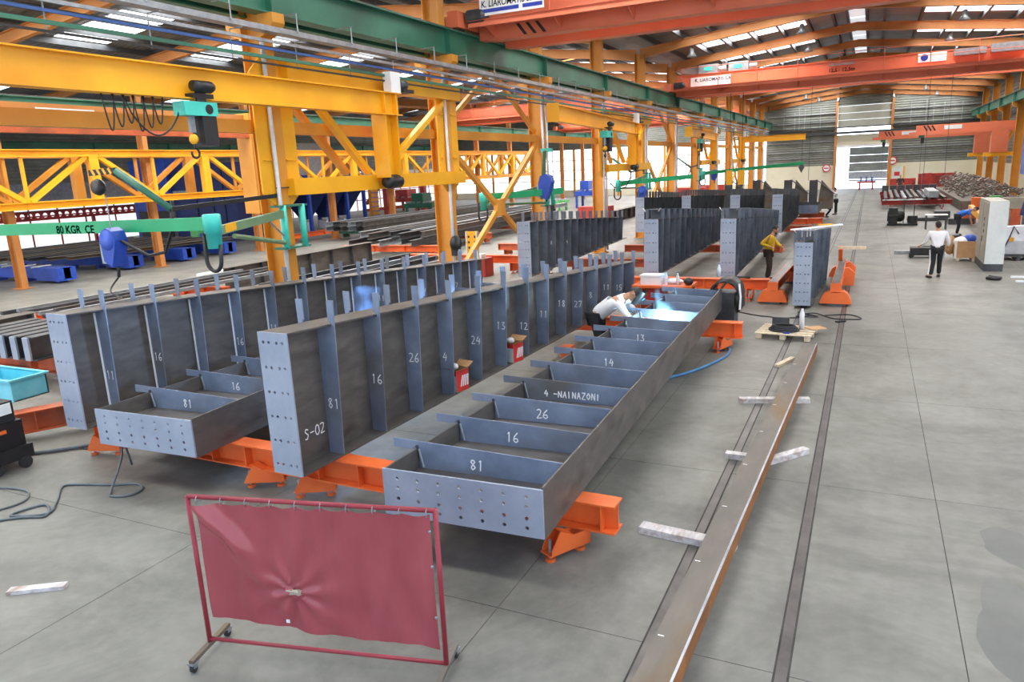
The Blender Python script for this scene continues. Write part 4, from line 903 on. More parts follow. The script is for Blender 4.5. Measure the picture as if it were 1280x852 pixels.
MB().path([(-4.02, 14.12, .98), (-4.25, 14.6, .8), (-4.4, 15.4, .65), (-4.5, 16.6, .62)], .02, 6).build('torch_hose', 'black', tc_, True)
MB().ball((-3.56, 14.1, .855), .035, 10, 7).build('arc_flame', 'arc', tc_)
ld = bpy.data.lights.new('welding_arc', 'POINT'); ld.energy = 170; ld.color = (.45, .78, 1.0); ld.shadow_soft_size = .05
lo = bpy.data.objects.new('welding_arc', ld); COL.objects.link(lo); lo.location = (-3.5, 14.08, .97)
ld2 = bpy.data.lights.new('welding_arc', 'POINT'); ld2.energy = 90; ld2.color = (.3, .55, 1.0); ld2.shadow_soft_size = .05
lo2 = bpy.data.objects.new('welding_arc', ld2); COL.objects.link(lo2); lo2.location = (-7.0, 9.2, 1.55)
def smoke(name, label, c, r, h, dens, col):
    m = bpy.data.materials.new('weld_smoke'); m.use_nodes = True; n = m.node_tree.nodes; l = m.node_tree.links; n.remove(n['Principled BSDF'])
    v = n.new('ShaderNodeVolumePrincipled'); v.inputs['Color'].default_value = col; l.new(v.outputs[0], n['Material Output'].inputs['Volume'])
    t = n.new('ShaderNodeTexCoord'); nz = n.new('ShaderNodeTexNoise'); nz.inputs['Scale'].default_value = 3.0; nz.inputs['Detail'].default_value = 3
    rp_ = n.new('ShaderNodeValToRGB'); rp_.color_ramp.elements[0].position = .48; rp_.color_ramp.elements[1].position = .75; rp_.color_ramp.elements[1].color = (dens,) * 3 + (1,)
    l.new(t.outputs['Object'], nz.inputs[0]); l.new(nz.outputs[0], rp_.inputs[0]); sp = n.new('ShaderNodeVectorMath'); sp.operation = 'SUBTRACT'; sp.inputs[1].default_value = (c[0], c[1], 0); l.new(t.outputs['Object'], sp.inputs[0])
    ml = n.new('ShaderNodeVectorMath'); ml.operation = 'MULTIPLY'; ml.inputs[1].default_value = (1, 1, 0); l.new(sp.outputs[0], ml.inputs[0])
    ln = n.new('ShaderNodeVectorMath'); ln.operation = 'LENGTH'; l.new(ml.outputs[0], ln.inputs[0])
    mr = n.new('ShaderNodeMapRange'); mr.inputs['From Min'].default_value = r * .95; mr.inputs['From Max'].default_value = 0; l.new(ln.outputs['Value'], mr.inputs['Value'])
    mm_ = n.new('ShaderNodeMath'); mm_.operation = 'MULTIPLY'; l.new(rp_.outputs[0], mm_.inputs[0]); l.new(mr.outputs[0], mm_.inputs[1]); l.new(mm_.outputs[0], v.inputs['Density'])
    mb = MB().lathe([(0.0, 0), (r * .5, .02), (r * .8, h * .3), (r, h * .6), (r * .8, h * .9), (0.0, h)], c, 12)
    return tag(mb.build(name, m), label, 'smoke', None, 'stuff')
smoke('welding_smoke', 'bluish smoke rising from the welding arc in the lying girder', (-3.48, 14.15, .92), .26, 1.0, 12.0, (.45, .8, 1, 1))
smoke('welding_smoke', 'bluish smoke rising between the two upright girders at left', (-7.0, 9.2, 1.35), .32, 1.05, 10.0, (.35, .6, 1, 1))
# second welder, only the cap and shoulders show over the girder
p2 = person('person crouched welding between two upright girders, half hidden by bluish smoke',
    dict(pelvis=(-7.5, 9.5, .78), chest=(-7.35, 9.4, 1.22), neck=(-7.25, 9.35, 1.44), head=(-7.18, 9.32, 1.58), shL=(-7.35, 9.58, 1.38), shR=(-7.3, 9.18, 1.38), elL=(-7.15, 9.62, 1.2), elR=(-7.1, 9.1, 1.2), wrL=(-6.95, 9.45, 1.25), wrR=(-6.92, 9.2, 1.25),
         hipL=(-7.5, 9.62, .76), hipR=(-7.5, 9.38, .76), knL=(-7.2, 9.68, .48), knR=(-7.2, 9.3, .48), anL=(-7.5, 9.66, .09), anR=(-7.5, 9.34, .09)), 'bshirt', 'dtrous', (.9, -.2, -.35), fingers=False)
person('person in mustard top and brown work trousers looking right, standing beside the short girder',
    dict(pelvis=(-2.88, 25.7, .98), chest=(-2.85, 25.7, 1.34), neck=(-2.78, 25.7, 1.54), head=(-2.70, 25.68, 1.68), shL=(-2.86, 25.92, 1.45), shR=(-2.86, 25.48, 1.45), elL=(-2.68, 25.95, 1.2), elR=(-3.12, 25.4, 1.24), wrL=(-2.5, 25.85, 1.08), wrR=(-2.82, 25.32, 1.16),
         hipL=(-2.9, 25.81, .93), hipR=(-2.9, 25.59, .93), knL=(-2.85, 25.82, .5), knR=(-2.86, 25.56, .5), anL=(-2.9, 25.82, .08), anR=(-2.92, 25.55, .08)), 'yshirt', 'dbrown', (.96, -.15, -.15), beard=True, S=1.06)
gm = person('person in light grey sweater and dark track trousers with white stripe, walking in the aisle',
    dict(pelvis=(2.06, 26.9, .96), chest=(2.04, 26.95, 1.32), neck=(2.04, 26.97, 1.53), head=(2.04, 27.0, 1.66), shL=(1.83, 26.97, 1.43), shR=(2.26, 26.95, 1.43), elL=(1.75, 27.0, 1.15), elR=(2.36, 26.92, 1.17), wrL=(1.62, 27.18, 1.02), wrR=(2.36, 27.05, .98),
         hipL=(1.96, 26.9, .92), hipR=(2.16, 26.9, .92), knL=(1.97, 26.92, .5), knR=(2.16, 27.02, .5), anL=(1.92, 26.82, .08), anR=(2.17, 27.12, .09), toL=(-.5, .8, 0), toR=(.1, 1, 0)), 'gshirt', 'dtrous', (-.15, 1, -.05), S=1.05)
MB().path([(1.855, 26.87, .9), (1.885, 26.86, .5), (1.85, 26.78, .13)], .02, 5).build('side_stripe', 'white', gm)
person('person in blue T-shirt bending over beside the tall grey cabinet',
    dict(pelvis=(3.85, 40.6, .92), chest=(4.18, 40.5, 1.14), neck=(4.38, 40.48, 1.2), head=(4.52, 40.46, 1.22), shL=(4.22, 40.68, 1.14), shR=(4.22, 40.3, 1.14), elL=(4.32, 40.7, .88), elR=(4.3, 40.25, .88), wrL=(4.38, 40.6, .66), wrR=(4.38, 40.3, .64),
         hipL=(3.83, 40.72, .88), hipR=(3.83, 40.48, .88), knL=(3.92, 40.72, .48), knR=(3.9, 40.46, .48), anL=(3.85, 40.72, .08), anR=(3.83, 40.45, .08)), 'bshirt', 'dtrous', (.7, -.1, -.7), sleeve=.5)
person('person in pale top and dark dungarees standing by the far trestles',
    dict(pelvis=(-2.0, 55.3, .98), chest=(-2.02, 55.3, 1.35), neck=(-2.05, 55.3, 1.55), head=(-2.1, 55.28, 1.68), shL=(-2.0, 55.5, 1.45), shR=(-2.0, 55.1, 1.45), elL=(-2.2, 55.55, 1.25), elR=(-2.2, 55.0, 1.25), wrL=(-2.35, 55.5, 1.4), wrR=(-2.38, 55.05, 1.42),
         hipL=(-2.0, 55.41, .94), hipR=(-2.0, 55.19, .94), knL=(-1.97, 55.42, .5), knR=(-2.0, 55.17, .5), anL=(-1.95, 55.42, .08), anR=(-2.0, 55.14, .08)), 'gshirt', 'dtrous', (-.9, -.3, -.2), fingers=False)
person('person in brown work clothes standing in the aisle near the hall door',
    dict(pelvis=(2.6, 80, .98), chest=(2.6, 80, 1.35), neck=(2.6, 80, 1.55), head=(2.6, 80, 1.68), shL=(2.4, 80, 1.45), shR=(2.8, 80, 1.45), elL=(2.3, 80, 1.2), elR=(2.92, 80, 1.2), wrL=(2.35, 79.85, 1.0), wrR=(2.9, 79.8, 1.0),
         hipL=(2.5, 80, .94), hipR=(2.7, 80, .94), knL=(2.48, 80, .5), knR=(2.72, 80, .5), anL=(2.46, 80, .08), anR=(2.74, 80, .08)), 'dbrown', 'dbrown', (0, -1, 0), fingers=False)
for i, (x, y, lab) in enumerate(((-5.6, 53.5, 'between the two rightmost bracket pieces'), (-2.5, 53.0, 'by the rightmost bracket piece'))):
    person('person in dark work clothes crouching at the rear ' + lab,
        dict(pelvis=(x, y, .75), chest=(x + .1, y, 1.1), neck=(x + .16, y, 1.3), head=(x + .2, y, 1.42), shL=(x + .1, y + .2, 1.2), shR=(x + .1, y - .2, 1.2), elL=(x + .25, y + .25, 1.0), elR=(x + .25, y - .25, 1.0), wrL=(x + .4, y + .1, .95), wrR=(x + .4, y - .1, .95),
             hipL=(x, y + .11, .73), hipR=(x, y - .11, .73), knL=(x + .3, y + .15, .5), knR=(x + .3, y - .15, .5), anL=(x, y + .15, .08), anR=(x, y - .15, .08)), 'dtrous' if i else 'gshirt', 'dtrous', (1, 0, -.3), fingers=False)

# ================================================================ FOREGROUND THINGS
sc = T('welding_screen', 'red vinyl welding screen on a red tube frame with castors, torn in the middle', 'screen', (-3.92, 4.15, 0))
L0, R0 = Vector((-4.97, 3.90, 0)), Vector((-2.88, 4.41, 0)); du = (R0 - L0).normalized(); dn = Vector((-du.y, du.x, 0)); Z = Vector((0, 0, 1))
for nm, p in (('left', L0), ('right', R0)):
    MB().tube(p + Z * .1, p + Z * 1.485, .021, 10).build('post', 'redtube', sc, True)
    f = MB().bar(p - dn * .27 + Z * .1, p + dn * .27 + Z * .1, .045, .035).build('foot_bar', 'rust', sc)
    for s in (-1, 1):
        q = p + dn * (.25 * s)
        cst = MB().box(q.x - .035, q.y - .035, .078, q.x + .035, q.y + .035, .088).build('castor', 'galv', sc)
        MB().bar(q + du * .022 + Z * .04, q + du * .022 + Z * .08, .006, .04).build('castor_fork', 'galv', cst); MB().bar(q - du * .022 + Z * .04, q - du * .022 + Z * .08, .006, .04).build('castor_fork', 'galv', cst)
        mb = MB(); mb.tube(q - du * .016 + Z * .036, q + du * .016 + Z * .036, .036, 14); mb.build('castor_wheel', 'rubber', cst)
MB().tube(L0 + Z * 1.485, R0 + Z * 1.47, .02, 10).build('top_rail', 'redtube', sc, True)
MB().tube(L0 + Z * .145, R0 + Z * .125, .017, 8).build('lower_rail', 'redtube', sc, True)
Lw = (R0 - L0).length; NX, NZ = 84, 52; tx, tz = .40, .53
vs = []; fs = []
for j in range(NZ + 1):
    for i in range(NX + 1):
        u = i / NX; v = j / NZ                                  # v = 0 at the hem
        uu_ = .035 + u * .945; zt = 1.448 - .01 * u - .012 * abs(math.sin(u * math.pi * 9)); zb = .37 - .12 * u + .012 * math.sin(u * 9) + .01 * math.sin(u * 23)
        z = zb + (zt - zb) * v
        dx = (u - tx) * Lw; dz = (v - tz * .62) * 1.05; rr = math.hypot(dx, dz) + .02; an = math.atan2(dz, dx)
        off = .026 * math.sin(an * 9 + 1.0) * math.exp(-rr * 3.2) + .02 * math.exp(-((rr) / .1) ** 2)
        s1 = dx * .62 + dz * .78; off += .05 * math.exp(-(s1 / .075) ** 2) * (1 if dx < 0 else 0) * min(1, max(0, -dx) * 2)
        s2 = dx * .75 + dz * .62 + .18; off += .03 * math.exp(-(s2 / .07) ** 2) * (1 if dx < -.05 else 0)
        off += .009 * math.sin(u * 31 + 2 * math.sin(v * 4)) * (.3 + .7 * (1 - v)) + .004 * math.sin(u * 67 + v * 6)
        off += .012 * max(0, v - .9) * 10 * math.sin(u * math.pi * 9) ** 2
        p = L0 + du * (uu_ * Lw) - dn * (off + .012) + Z * z
        vs.append(p)
for j in range(NZ):
    for i in range(NX):
        u = (i + .5) / NX; v = (j + .5) / NZ
        if ((u - tx) / .03) ** 2 + ((v - tz * .62) / .02) ** 2 < 1: continue   # the tear
        a = j * (NX + 1) + i; fs.append((a, a + 1, a + NX + 2, a + NX + 1))
cu = MB().add(vs, fs).build('curtain', 'curtain', sc, True)
for k in range(10):
    u = .045 + .925 * k / 9; p = L0 + du * (u * Lw) + Z * (1.462 - .012 * u)
    pts = [p + Z * (.036 * math.cos(a)) - dn * (.036 * math.sin(a)) for a in [i * math.pi / 6 for i in range(13)]]
    MB().path(pts, .004, 5).build('curtain_ring', 'galv', sc, True)
MB().bar(L0 + du * (Lw * .38) - dn * .04 + Z * .705, L0 + du * (Lw * .43) - dn * .04 + Z * .70, .004, .022).build('tear_edge', 'wood', cu)
MB().bar(L0 + du * (Lw * .365) - dn * .035 + Z * .41, L0 + du * (Lw * .38) - dn * .035 + Z * .41, .004, .03).build('tape_patch', 'white', cu)
for z in (.55, 1.0, 1.3): MB().ball(R0 - du * .05 - dn * .02 + Z * z, .012, 8, 5).build('eyelet', 'galv', cu)

# long rusty beam lying on timbers
lb = T('steel_beam', 'long rust stained steel I-beam lying on timbers beside the floor rails', 'beam', (-1.0, 10, .08))
a = Vector((-1.29, 3.2, .165)); b = Vector((-.92, 15.85, .165))
MB().ibeam(a, b, .17, .28, .014, .012).build('section', 'rust', lb)
e = (b - a).normalized(); sdv = Vector((e.y, -e.x, 0))
MB().bar(a + sdv * .141 + Z * .0, b + sdv * .141 + Z * .0, .004, .168).build('rust_side', 'rustside', lb)
MB().bar(a + sdv * .128 + Z * .088, b + sdv * .128 + Z * .088, .02, .005).build('bright_edge', 'brightst', lb)
for k in range(9): 
    q = a + (b - a) * (.06 + .1 * k); MB().bar(q - sdv * .12 + Z * .0862, q - sdv * .07 + Z * .0862, .012, .001).build('chalk_tick', 'chalk', lb)
def timber(label, p, q, w=.1, h=.078, m='greywood'):
    t = MB().bar(Vector((p[0], p[1], h / 2)), Vector((q[0], q[1], h / 2)), w, h).build('timber', m)
    return tag(t, label, 'timber')
timber('whitish weathered timber under the front part of the rusty beam', (-2.09, 7.36), (-1.05, 7.26), .16)
timber('weathered timber under the rusty beam, third from the pallet side', (-1.78, 12.28), (-.70, 12.62), .13)
timber('crooked weathered timber crossing under the middle of the rusty beam, left piece', (-1.58, 9.8), (-1.0, 9.78), .12)
timber('crooked weathered timber crossing over to the right of the rusty beam', (-1.02, 9.74), (-.58, 10.3), .11, .08)
timber('short orange brown timber offcut between the floor rail and rusty beam', (-1.44, 14.7), (-1.2, 15.4), .1, .05, 'wood')
timber('short weathered plank alone on the floor at left front', (-7.75, 3.82), (-7.28, 4.12), .1, .04)
# pallet with odds and ends
pl = T('pallet', 'pale wooden pallet on the floor rail at the end of the rusty beam', 'pallet', (-1.5, 17.4, 0)); ang = -.1
def PP(x, y, z): return Vector((-1.52 + x * math.cos(ang) - y * math.sin(ang), 17.5 + x * math.sin(ang) + y * math.cos(ang), z))
for y in (-.45, -.24, 0, .24, .45): MB().bar(PP(-.6, y, .135), PP(.6, y, .135), .14, .022).build('deck_plank', 'wood', pl)
for x in (-.52, 0, .52):
    MB().bar(PP(x, -.5, .11), PP(x, .5, .11), .12, .022).build('cross_plank', 'wood', pl)
    for y in (-.43, 0, .43): MB().bar(PP(x - .06, y, .055), PP(x + .06, y, .055), .13, .088).build('block', 'wood', pl)
mb = MB()
for k in range(4): mb.path([PP(-.05 + (.32 - .03 * k) * math.cos(a_), -.1 + (.26 - .03 * k) * math.sin(a_), .165 + .03 * k) for a_ in [i * math.pi / 10 for i in range(21)]], .022, 6)
one(mb, 'coiled_hose', 'rubber', 'black hose coiled on the wooden pallet', 'hose', smooth=True)
one(MB().bar(PP(-.4, .35, .25), PP(-.02, .35, .25), .05, .2), 'control_box', 'darkst', 'dark flat box standing upright on the pallet', 'box')
cy = T('gas_cartridge', 'white steel cylinder standing on the pallet', 'cylinder', PP(.28, .2, .147))
MB().lathe([(0.0, 0), (.055, 0), (.055, .36), (.03, .42), (.03, .46), (0.0, .46)], PP(.28, .2, .147), 14).build('body', 'white', cy, True)
one(MB().bar(PP(.0, -.42, .16), PP(.14, -.43, .16), .05, .028), 'marker_bottle', 'signblue', 'small blue and white bottle on the pallet edge', 'bottle')
one(MB().bar(PP(.42, .2, .158), PP(.7, .45, .158), .3, .02), 'board', 'ply', 'loose plywood board on the pallet corner', 'board')
# hoses and cables on the floor
def cable(name, m, label, cat, pts, r, n=6):
    P_ = [Vector(p) for p in pts]; out = []
    for i in range(len(P_) - 1):
        p0 = P_[max(i - 1, 0)]; p1 = P_[i]; p2 = P_[i + 1]; p3 = P_[min(i + 2, len(P_) - 1)]
        for k in range(5):
            t = k / 5; out.append(.5 * ((2 * p1) + (-p0 + p2) * t + (2 * p0 - 5 * p1 + 4 * p2 - p3) * t * t + (-p0 + 3 * p1 - 3 * p2 + p3) * t ** 3))
    out.append(P_[-1]); return one(MB().path(out, r, n), name, m, label, cat, smooth=True)
cable('air_hose', 'bluehose', 'blue hose curving from under the lying girder to the orange foot', 'hose', [(-3.6, 12.9, .03), (-3.1, 13.5, .03), (-2.75, 14.25, .03), (-2.5, 15.2, .03), (-2.55, 15.9, .03), (-2.9, 16.3, .03)], .028)
cable('power_cable', 'greycable', 'thick grey cable looping on the floor at the left edge', 'cable', [(-10.2, 4.2, .018), (-9.5, 4.9, .018), (-9.15, 5.1, .018), (-9.5, 5.32, .018), (-9.62, 4.95, .018), (-9.2, 5.15, .018), (-9.45, 5.45, .018), (-9.85, 5.8, .018), (-9.6, 5.95, .018), (-9.2, 6.08, .018), (-8.9, 6.22, .018), (-8.66, 6.12, .018), (-8.66, 5.92, .018), (-8.85, 5.82, .018), (-9.0, 5.9, .018), (-9.25, 6.3, .3), (-9.45, 6.5, .5), (-9.4, 6.55, .1)], .016)
cable('power_cable', 'greycable', 'grey cable running along the left edge in front of the dark machine', 'cable', [(-10.3, 4.6, .016), (-9.95, 5.0, .016), (-9.9, 5.3, .016), (-10.15, 5.5, .016), (-10.5, 5.5, .016), (-10.8, 5.4, .016)], .014)
cable('earth_cable', 'black', 'thin black cable with round plug on the floor beside the dark machine', 'cable', [(-11.1, 6.9, .012), (-10.7, 6.95, .012), (-10.35, 7.2, .012), (-10.5, 7.35, .012), (-10.9, 7.1, .012)], .01)
cable('edge_pipe', 'greycable', 'grey hose lying straight behind the dark machine at left', 'hose', [(-11.9, 6.2, .03), (-11.2, 6.8, .03), (-10.6, 7.6, .03), (-10.3, 8.4, .03)], .03)
mb = MB()
cable('power_cable', 'black', 'tangled black cable on the floor in front of the short girder', 'cable', [(-3.2, 20.2, .015), (-2.4, 19.6, .015), (-1.6, 19.5, .015), (-1.2, 19.9, .015), (-1.5, 20.2, .03), (-1.0, 19.7, .03), (-1.5, 19.6, .04), (-1.1, 20.1, .04), (-.6, 19.6, .015), (.0, 19.7, .015), (-.3, 20.2, .015), (-.9, 19.9, .02)], .016)
cable('power_cable', 'black', 'thick black cable from the trestle beside the man in yellow', 'cable', [(-3.0, 22.2, .61), (-3.5, 22.0, .61), (-3.75, 21.6, .3), (-3.8, 21.3, .03), (-4.2, 21.0, .03)], .035)
one(MB().bar((-.55, 19.2, .02), (-.35, 19.35, .02), .07, .04), 'clamp', 'black', 'small black clamp on the floor in front of the orange skid', 'clamp')
# red cartons
def carton(label, x, y, rz):
    t = T('carton', label, 'carton', (x, y, .585), rz); R = lambda a, b, c: Vector((x + a * math.cos(rz) - b * math.sin(rz), y + a * math.sin(rz) + b * math.cos(rz), .585 + c))
    mb = MB(); w, d, h = .17, .14, .36
    mb.add([R(sx_ * w, sy * d, z) for z in (0, h) for sx_, sy in ((-1, -1), (1, -1), (1, 1), (-1, 1))], [(0, 3, 2, 1), (0, 1, 5, 4), (1, 2, 6, 5), (2, 3, 7, 6), (3, 0, 4, 7)]); mb.build('box', 'card', t)
    MB().add([R(w + .002, -d, .01), R(w + .002, d, .01), R(w + .002, d, h - .01), R(w + .002, -d, h - .01)], [(0, 1, 2, 3)]).build('printed_side', 'redcard', t)
    MB().add([R(-w, -d - .002, .01), R(w, -d - .002, .01), R(w, -d - .002, h * .75), R(-w, -d - .002, h * .75)], [(0, 1, 2, 3)]).build('white_side', 'offwhite', t)
    MB().add([R(-w, -d - .003, h * .75), R(w, -d - .003, h * .75), R(w, -d - .003, h - .01), R(-w, -d - .003, h - .01)], [(0, 1, 2, 3)]).build('black_band', 'redcard', t)
    for k in range(4): MB().add([R(w + .004, -.06 + .05 * k, .08), R(w + .004, -.03 + .05 * k, .08), R(w + .004, .02 + .04 * k, .26), R(w + .004, -.01 + .04 * k, .26)], [(0, 1, 2, 3)]).build('white_flash', 'white', t)
    for (p, q, o) in (((-w, -d), (w, -d), (0, -.15)), ((w, -d), (w, d), (.16, 0)), ((w, d), (-w, d), (0, .13)), ((-w, d), (-w, -d), (-.15, 0))):
        MB().add([R(p[0], p[1], h), R(q[0], q[1], h), R(q[0] + o[0], q[1] + o[1], h + .07), R(p[0] + o[0], p[1] + o[1], h + .07)], [(0, 1, 2, 3)]).build('flap', 'card', t)
    MB().ball(R(0, 0, h + .02), .08, 8, 6, (1, .7, .7)).build('white_wrapping', 'white', t)
carton('red and white open carton nearer the front, between the chalked stiffeners', -5.86, 9.85, -.25)
carton('red and white open carton further back among the chalked stiffeners', -5.76, 11.75, -.25)
one(MB().box(-5.42, 13.3, 0, -5.2, 13.55, .5), 'tool_box', 'orange_dull', 'small orange red box on the floor between girders, in front of the welder', 'box')
# table beside the welder
tb = T('work_table', 'red steel table behind the welder with boxes and bottles on it', 'table', (-4.55, 18.0, 0))
MB().box(-5.2, 17.6, 1.0, -3.75, 18.4, 1.06).build('table_top', 'orange', tb)
for x, y in ((-5.1, 17.7), (-3.85, 17.7), (-5.1, 18.3), (-3.85, 18.3)): MB().box(x - .06, y - .06, 0, x + .06, y + .06, 1.0).build('leg', 'orange_dull', tb)
MB().box(-4.9, 17.72, .2, -4.45, 18.2, .98).build('side_sheet', 'redpaint', tb)
wb = T('white_box', 'white plastic box on the red table behind the welder', 'box', (-4.75, 17.9, 1.06))
MB().box(-5.02, 17.75, 1.06, -4.52, 18.1, 1.26).build('box', 'white', wb); MB().box(-5.04, 17.73, 1.26, -4.5, 18.12, 1.3).build('lid', 'white', wb)
def bottle(x, y, z, label):
    t = T('water_bottle', label, 'bottle', (x, y, z)); MB().lathe([(0.0, 0), (.045, 0), (.045, .2), (.018, .27), (.018, .3), (0.0, .3)], (x, y, z), 12).build('body', 'bottle', t, True); MB().lathe([(0.0, .3), (.02, .3), (.02, .33), (0.0, .33)], (x, y, z), 10).build('cap', 'bluehose', t)
bottle(-4.4, 17.85, 1.06, 'clear water bottle on the red table beside the white box')
bottle(-4.1, 17.8, 1.06, 'clear water bottle on the red table nearest the aisle')
pb = MB().ball((-4.25, 18.05, 1.12), .2, 10, 6, (1.2, .8, .35)); one(pb, 'plastic_bag', 'white', 'crumpled white plastic bag on the red table', 'bag', smooth=True)
one(MB().ball((-3.85, 17.85, 1.15), .12, 12, 8, (1, 1, .8)), 'welding_helmet', 'black', 'black welding helmet lying on the end of the red table', 'helmet', smooth=True)
jc = T('welding_wire_unit', 'welding unit draped with a black jacket at the end of the lying girder', 'machine', (-2.9, 17.75, 0))
MB().box(-3.15, 17.5, .12, -2.7, 18.1, .95).build('case', 'darkst', jc)
for x in (-3.08, -2.78):
    for y in (17.6, 18.0): MB().tube((x - .03, y, .06), (x + .03, y, .06), .06, 12).build('wheel', 'rubber', jc)
mb = MB(); pts = []
for i in range(11):
    a_ = math.pi * i / 10
    pts.append((-2.92 - .34 * math.cos(a_), .95 + .32 * math.sin(a_)))
prof = [(-3.28, .5), (-3.26, .95)] + [(x, z) for x, z in pts] + [(-2.58, .9), (-2.56, .55), (-2.62, .5), (-2.66, .95)] + [(x * .9 - .292, z - .05) for x, z in reversed(pts)] + [(-3.2, .95), (-3.22, .5)]
mb.extrude(prof, (0, 17.35, 0), (0, 18.2, 0), (1, 0, 0), (0, 0, 1)); mb.build('jacket', 'black', jc, True)
MB().path([(-2.58, 17.36, 1.2), (-2.54, 17.34, .9), (-2.55, 17.34, .6)], .025, 6).build('reflective_band', 'white', jc)
bottle(-3.1, 17.7, 1.3, 'clear water bottle standing on the jacket covered welding unit')
# dark welding machine and cyan bin at the left edge
wm = T('welding_machine', 'dark grey wheeled welding machine at the left edge', 'machine', (-11.2, 5.9, 0))
MB().box(-11.95, 5.55, .14, -11.15, 6.25, .34).build('trolley', 'black', wm); MB().box(-11.9, 5.6, .34, -11.22, 6.2, .72).build('lower_case', 'black', wm); MB().box(-11.82, 5.68, .72, -11.28, 6.15, 1.02).build('feeder_case', 'rubber', wm)
MB().box(-11.26, 5.75, .84, -11.245, 6.1, 1.0).build('panel', 'white', wm); MB().box(-11.22, 5.8, .58, -11.2, 5.95, .63).build('badge', 'orange', wm); MB().box(-11.28, 5.7, .74, -11.26, 5.85, .78).build('badge', 'orange', wm)
MB().box(-11.7, 5.8, 1.02, -11.4, 6.0, 1.08).build('handle', 'orange', wm)
for x, y in ((-11.15, 6.1), (-11.18, 5.7), (-11.9, 6.1), (-11.9, 5.7)): MB().tube((x - .03, y, .09), (x + .03, y, .09), .09, 14).build('wheel', 'rubber', wm)
bn = T('plastic_bin', 'cyan plastic bin on the trestles at the left edge', 'bin', (-13.2, 7.2, .62))
MB().box(-13.9, 6.9, .62, -12.6, 6.92, .98).build('side', 'cyan', bn); mb = MB()
mb.box(-13.9, 6.92, .62, -13.88, 7.5, .98); mb.box(-12.62, 6.92, .62, -12.6, 7.5, .98); mb.box(-13.9, 7.48, .62, -12.6, 7.5, .98)
mb.box(-13.9, 6.92, .62, -12.6, 7.5, .64); mb.build('tub', 'cyan', bn); MB().box(-13.94, 6.86, .97, -12.56, 6.92, 1.0).build('rim', 'cyan', bn); MB().box(-13.94, 7.48, .97, -12.56, 7.54, 1.0).build('rim', 'cyan', bn); MB().box(-12.62, 6.92, .97, -12.56, 7.48, 1.0).build('rim', 'cyan', bn)
rl = T('hose_reel', 'black oval hose reel hung low on the second amber column', 'reel', (-10.98, 18.9, 1.6))
MB().lathe([(0.0, 0), (.2, 0), (.24, .05), (.24, .13), (.2, .18), (0.0, .18)], (-11.03, 18.95, 1.95), 16, 'X').build('reel_case', 'black', rl, True); MB().box(-11.02, 18.8, 1.6, -10.86, 19.1, 1.85).build('lower_case', 'black', rl); MB().box(-11.05, 18.9, 2.15, -10.95, 19.0, 2.4).build('hanger', 'galv', rl)
for i in range(6):
    t = T('steel_bracket', 'short H section with pale end plate at left edge, ' + NTHS[i] + ' from the left', 'bracket', (-17.4 + .42 * i, 9.0, .62), 0, 'bracket pile at the left edge')
    x = -17.4 + .42 * i; z = .62
    MB().ibeam((x, 8.9, z + .26), (x, 10.4, z + .26), .5, .3, .03, .02).build('section', 'darkst', t); MB().box(x - .13, 8.84, z + .02, x + .05, 8.88, z + .5).build('end_plate', 'platest', t)
# ================================================================ LEFT BAY
def roller_table(y, x1, label, x0=-43):
    t = T('conveyor_table', label, 'conveyor', (x1 - 4, y, 0))
    MB().ibeam((x0, y, .42), (x1, y, .42), .5, .46, .03, .3).build('beam', 'blue', t)
    MB().box(x1 - 1.6, y - .42, .1, x1, y + .42, .68).build('end_box', 'blue', t)
    for i in range(5):
        x = x1 - .5 - 2.2 * i
        MB().box(x - .1, y - .2, 0, x + .1, y + .2, .22).build('leg', 'blue', t)
    for i in range(7):
        x = x1 - 1.8 - 1.1 * i
        MB().tube((x, y - .45, .68), (x, y + .45, .68), .05, 8).build('roller', 'galv', t)
    return t
for y, x1, lab in ((20.9, -32.1, 'nearest to the front'), (25.1, -33.0, 'second from the front'), (28.3, -32.9, 'third from the front'), (31.2, -32.9, 'fourth and furthest, before the blue machine')):
    roller_table(y, x1, 'long blue steel conveyor table in the left bay, ' + lab)
for i in range(9):
    x = -43.0 + 1.05 * i
    one(MB().ibeam((x, 20.3 + .3 * i, .82), (x + .4, 32.5, .82), .16, .5, .02, .02), 'steel_profile', 'rust' if i % 3 else 'darkst', 'grey steel profile lying across the blue conveyor tables, ' + NTHS[i] + ' from the left', 'profile', 'profiles across the blue conveyor tables')
bm_ = T('drilling_machine', 'tall blue machine enclosure with dark doors behind the conveyor tables', 'machine', (-45, 40, 0))
MB().box(-49.8, 38.5, 0, -46.0, 43, 5.9).build('front_cabinet', 'blue', bm_); MB().box(-46.0, 38.8, 0, -39.8, 43, 5.4).build('rear_enclosure', 'navy', bm_)
for x in (-49.3, -47.55): MB().box(x, 38.4, .25, x + 1.6, 38.52, 2.2).build('door', 'black', bm_)
MB().box(-48.3, 38.44, 2.45, -47.5, 38.5, 2.75).build('label_plate', 'white', bm_); MB().box(-45.8, 38.7, 3.1, -44.3, 38.8, 3.6).build('control_panel', 'galv', bm_)
for x in (-43.6, -42, -40.9): MB().box(x, 38.74, .3, x + .05, 38.8, 5.2).build('panel_seam', 'black', bm_)
MB().box(-46.2, 38.5, 0, -45.9, 38.9, 3.3).build('corner_post', 'galv', bm_)
one(MB().lathe([(0.0, 0), (.45, 0), (.47, .3), (.45, 1.1), (0.0, 1.1)], (-41.0, 36.2, 0), 16), 'oil_drum', 'lime', 'bright green oil drum beside the blue machine', 'drum')
one(MB().box(-40.4, 35.8, 0, -39.2, 36.6, .8), 'bin', 'blue', 'small blue bin beside the green drum', 'bin')
dc = T('dust_collector', 'blue dust collector with three hoppers on legs and grey cabinet on top', 'machine', (-40, 47, 0))
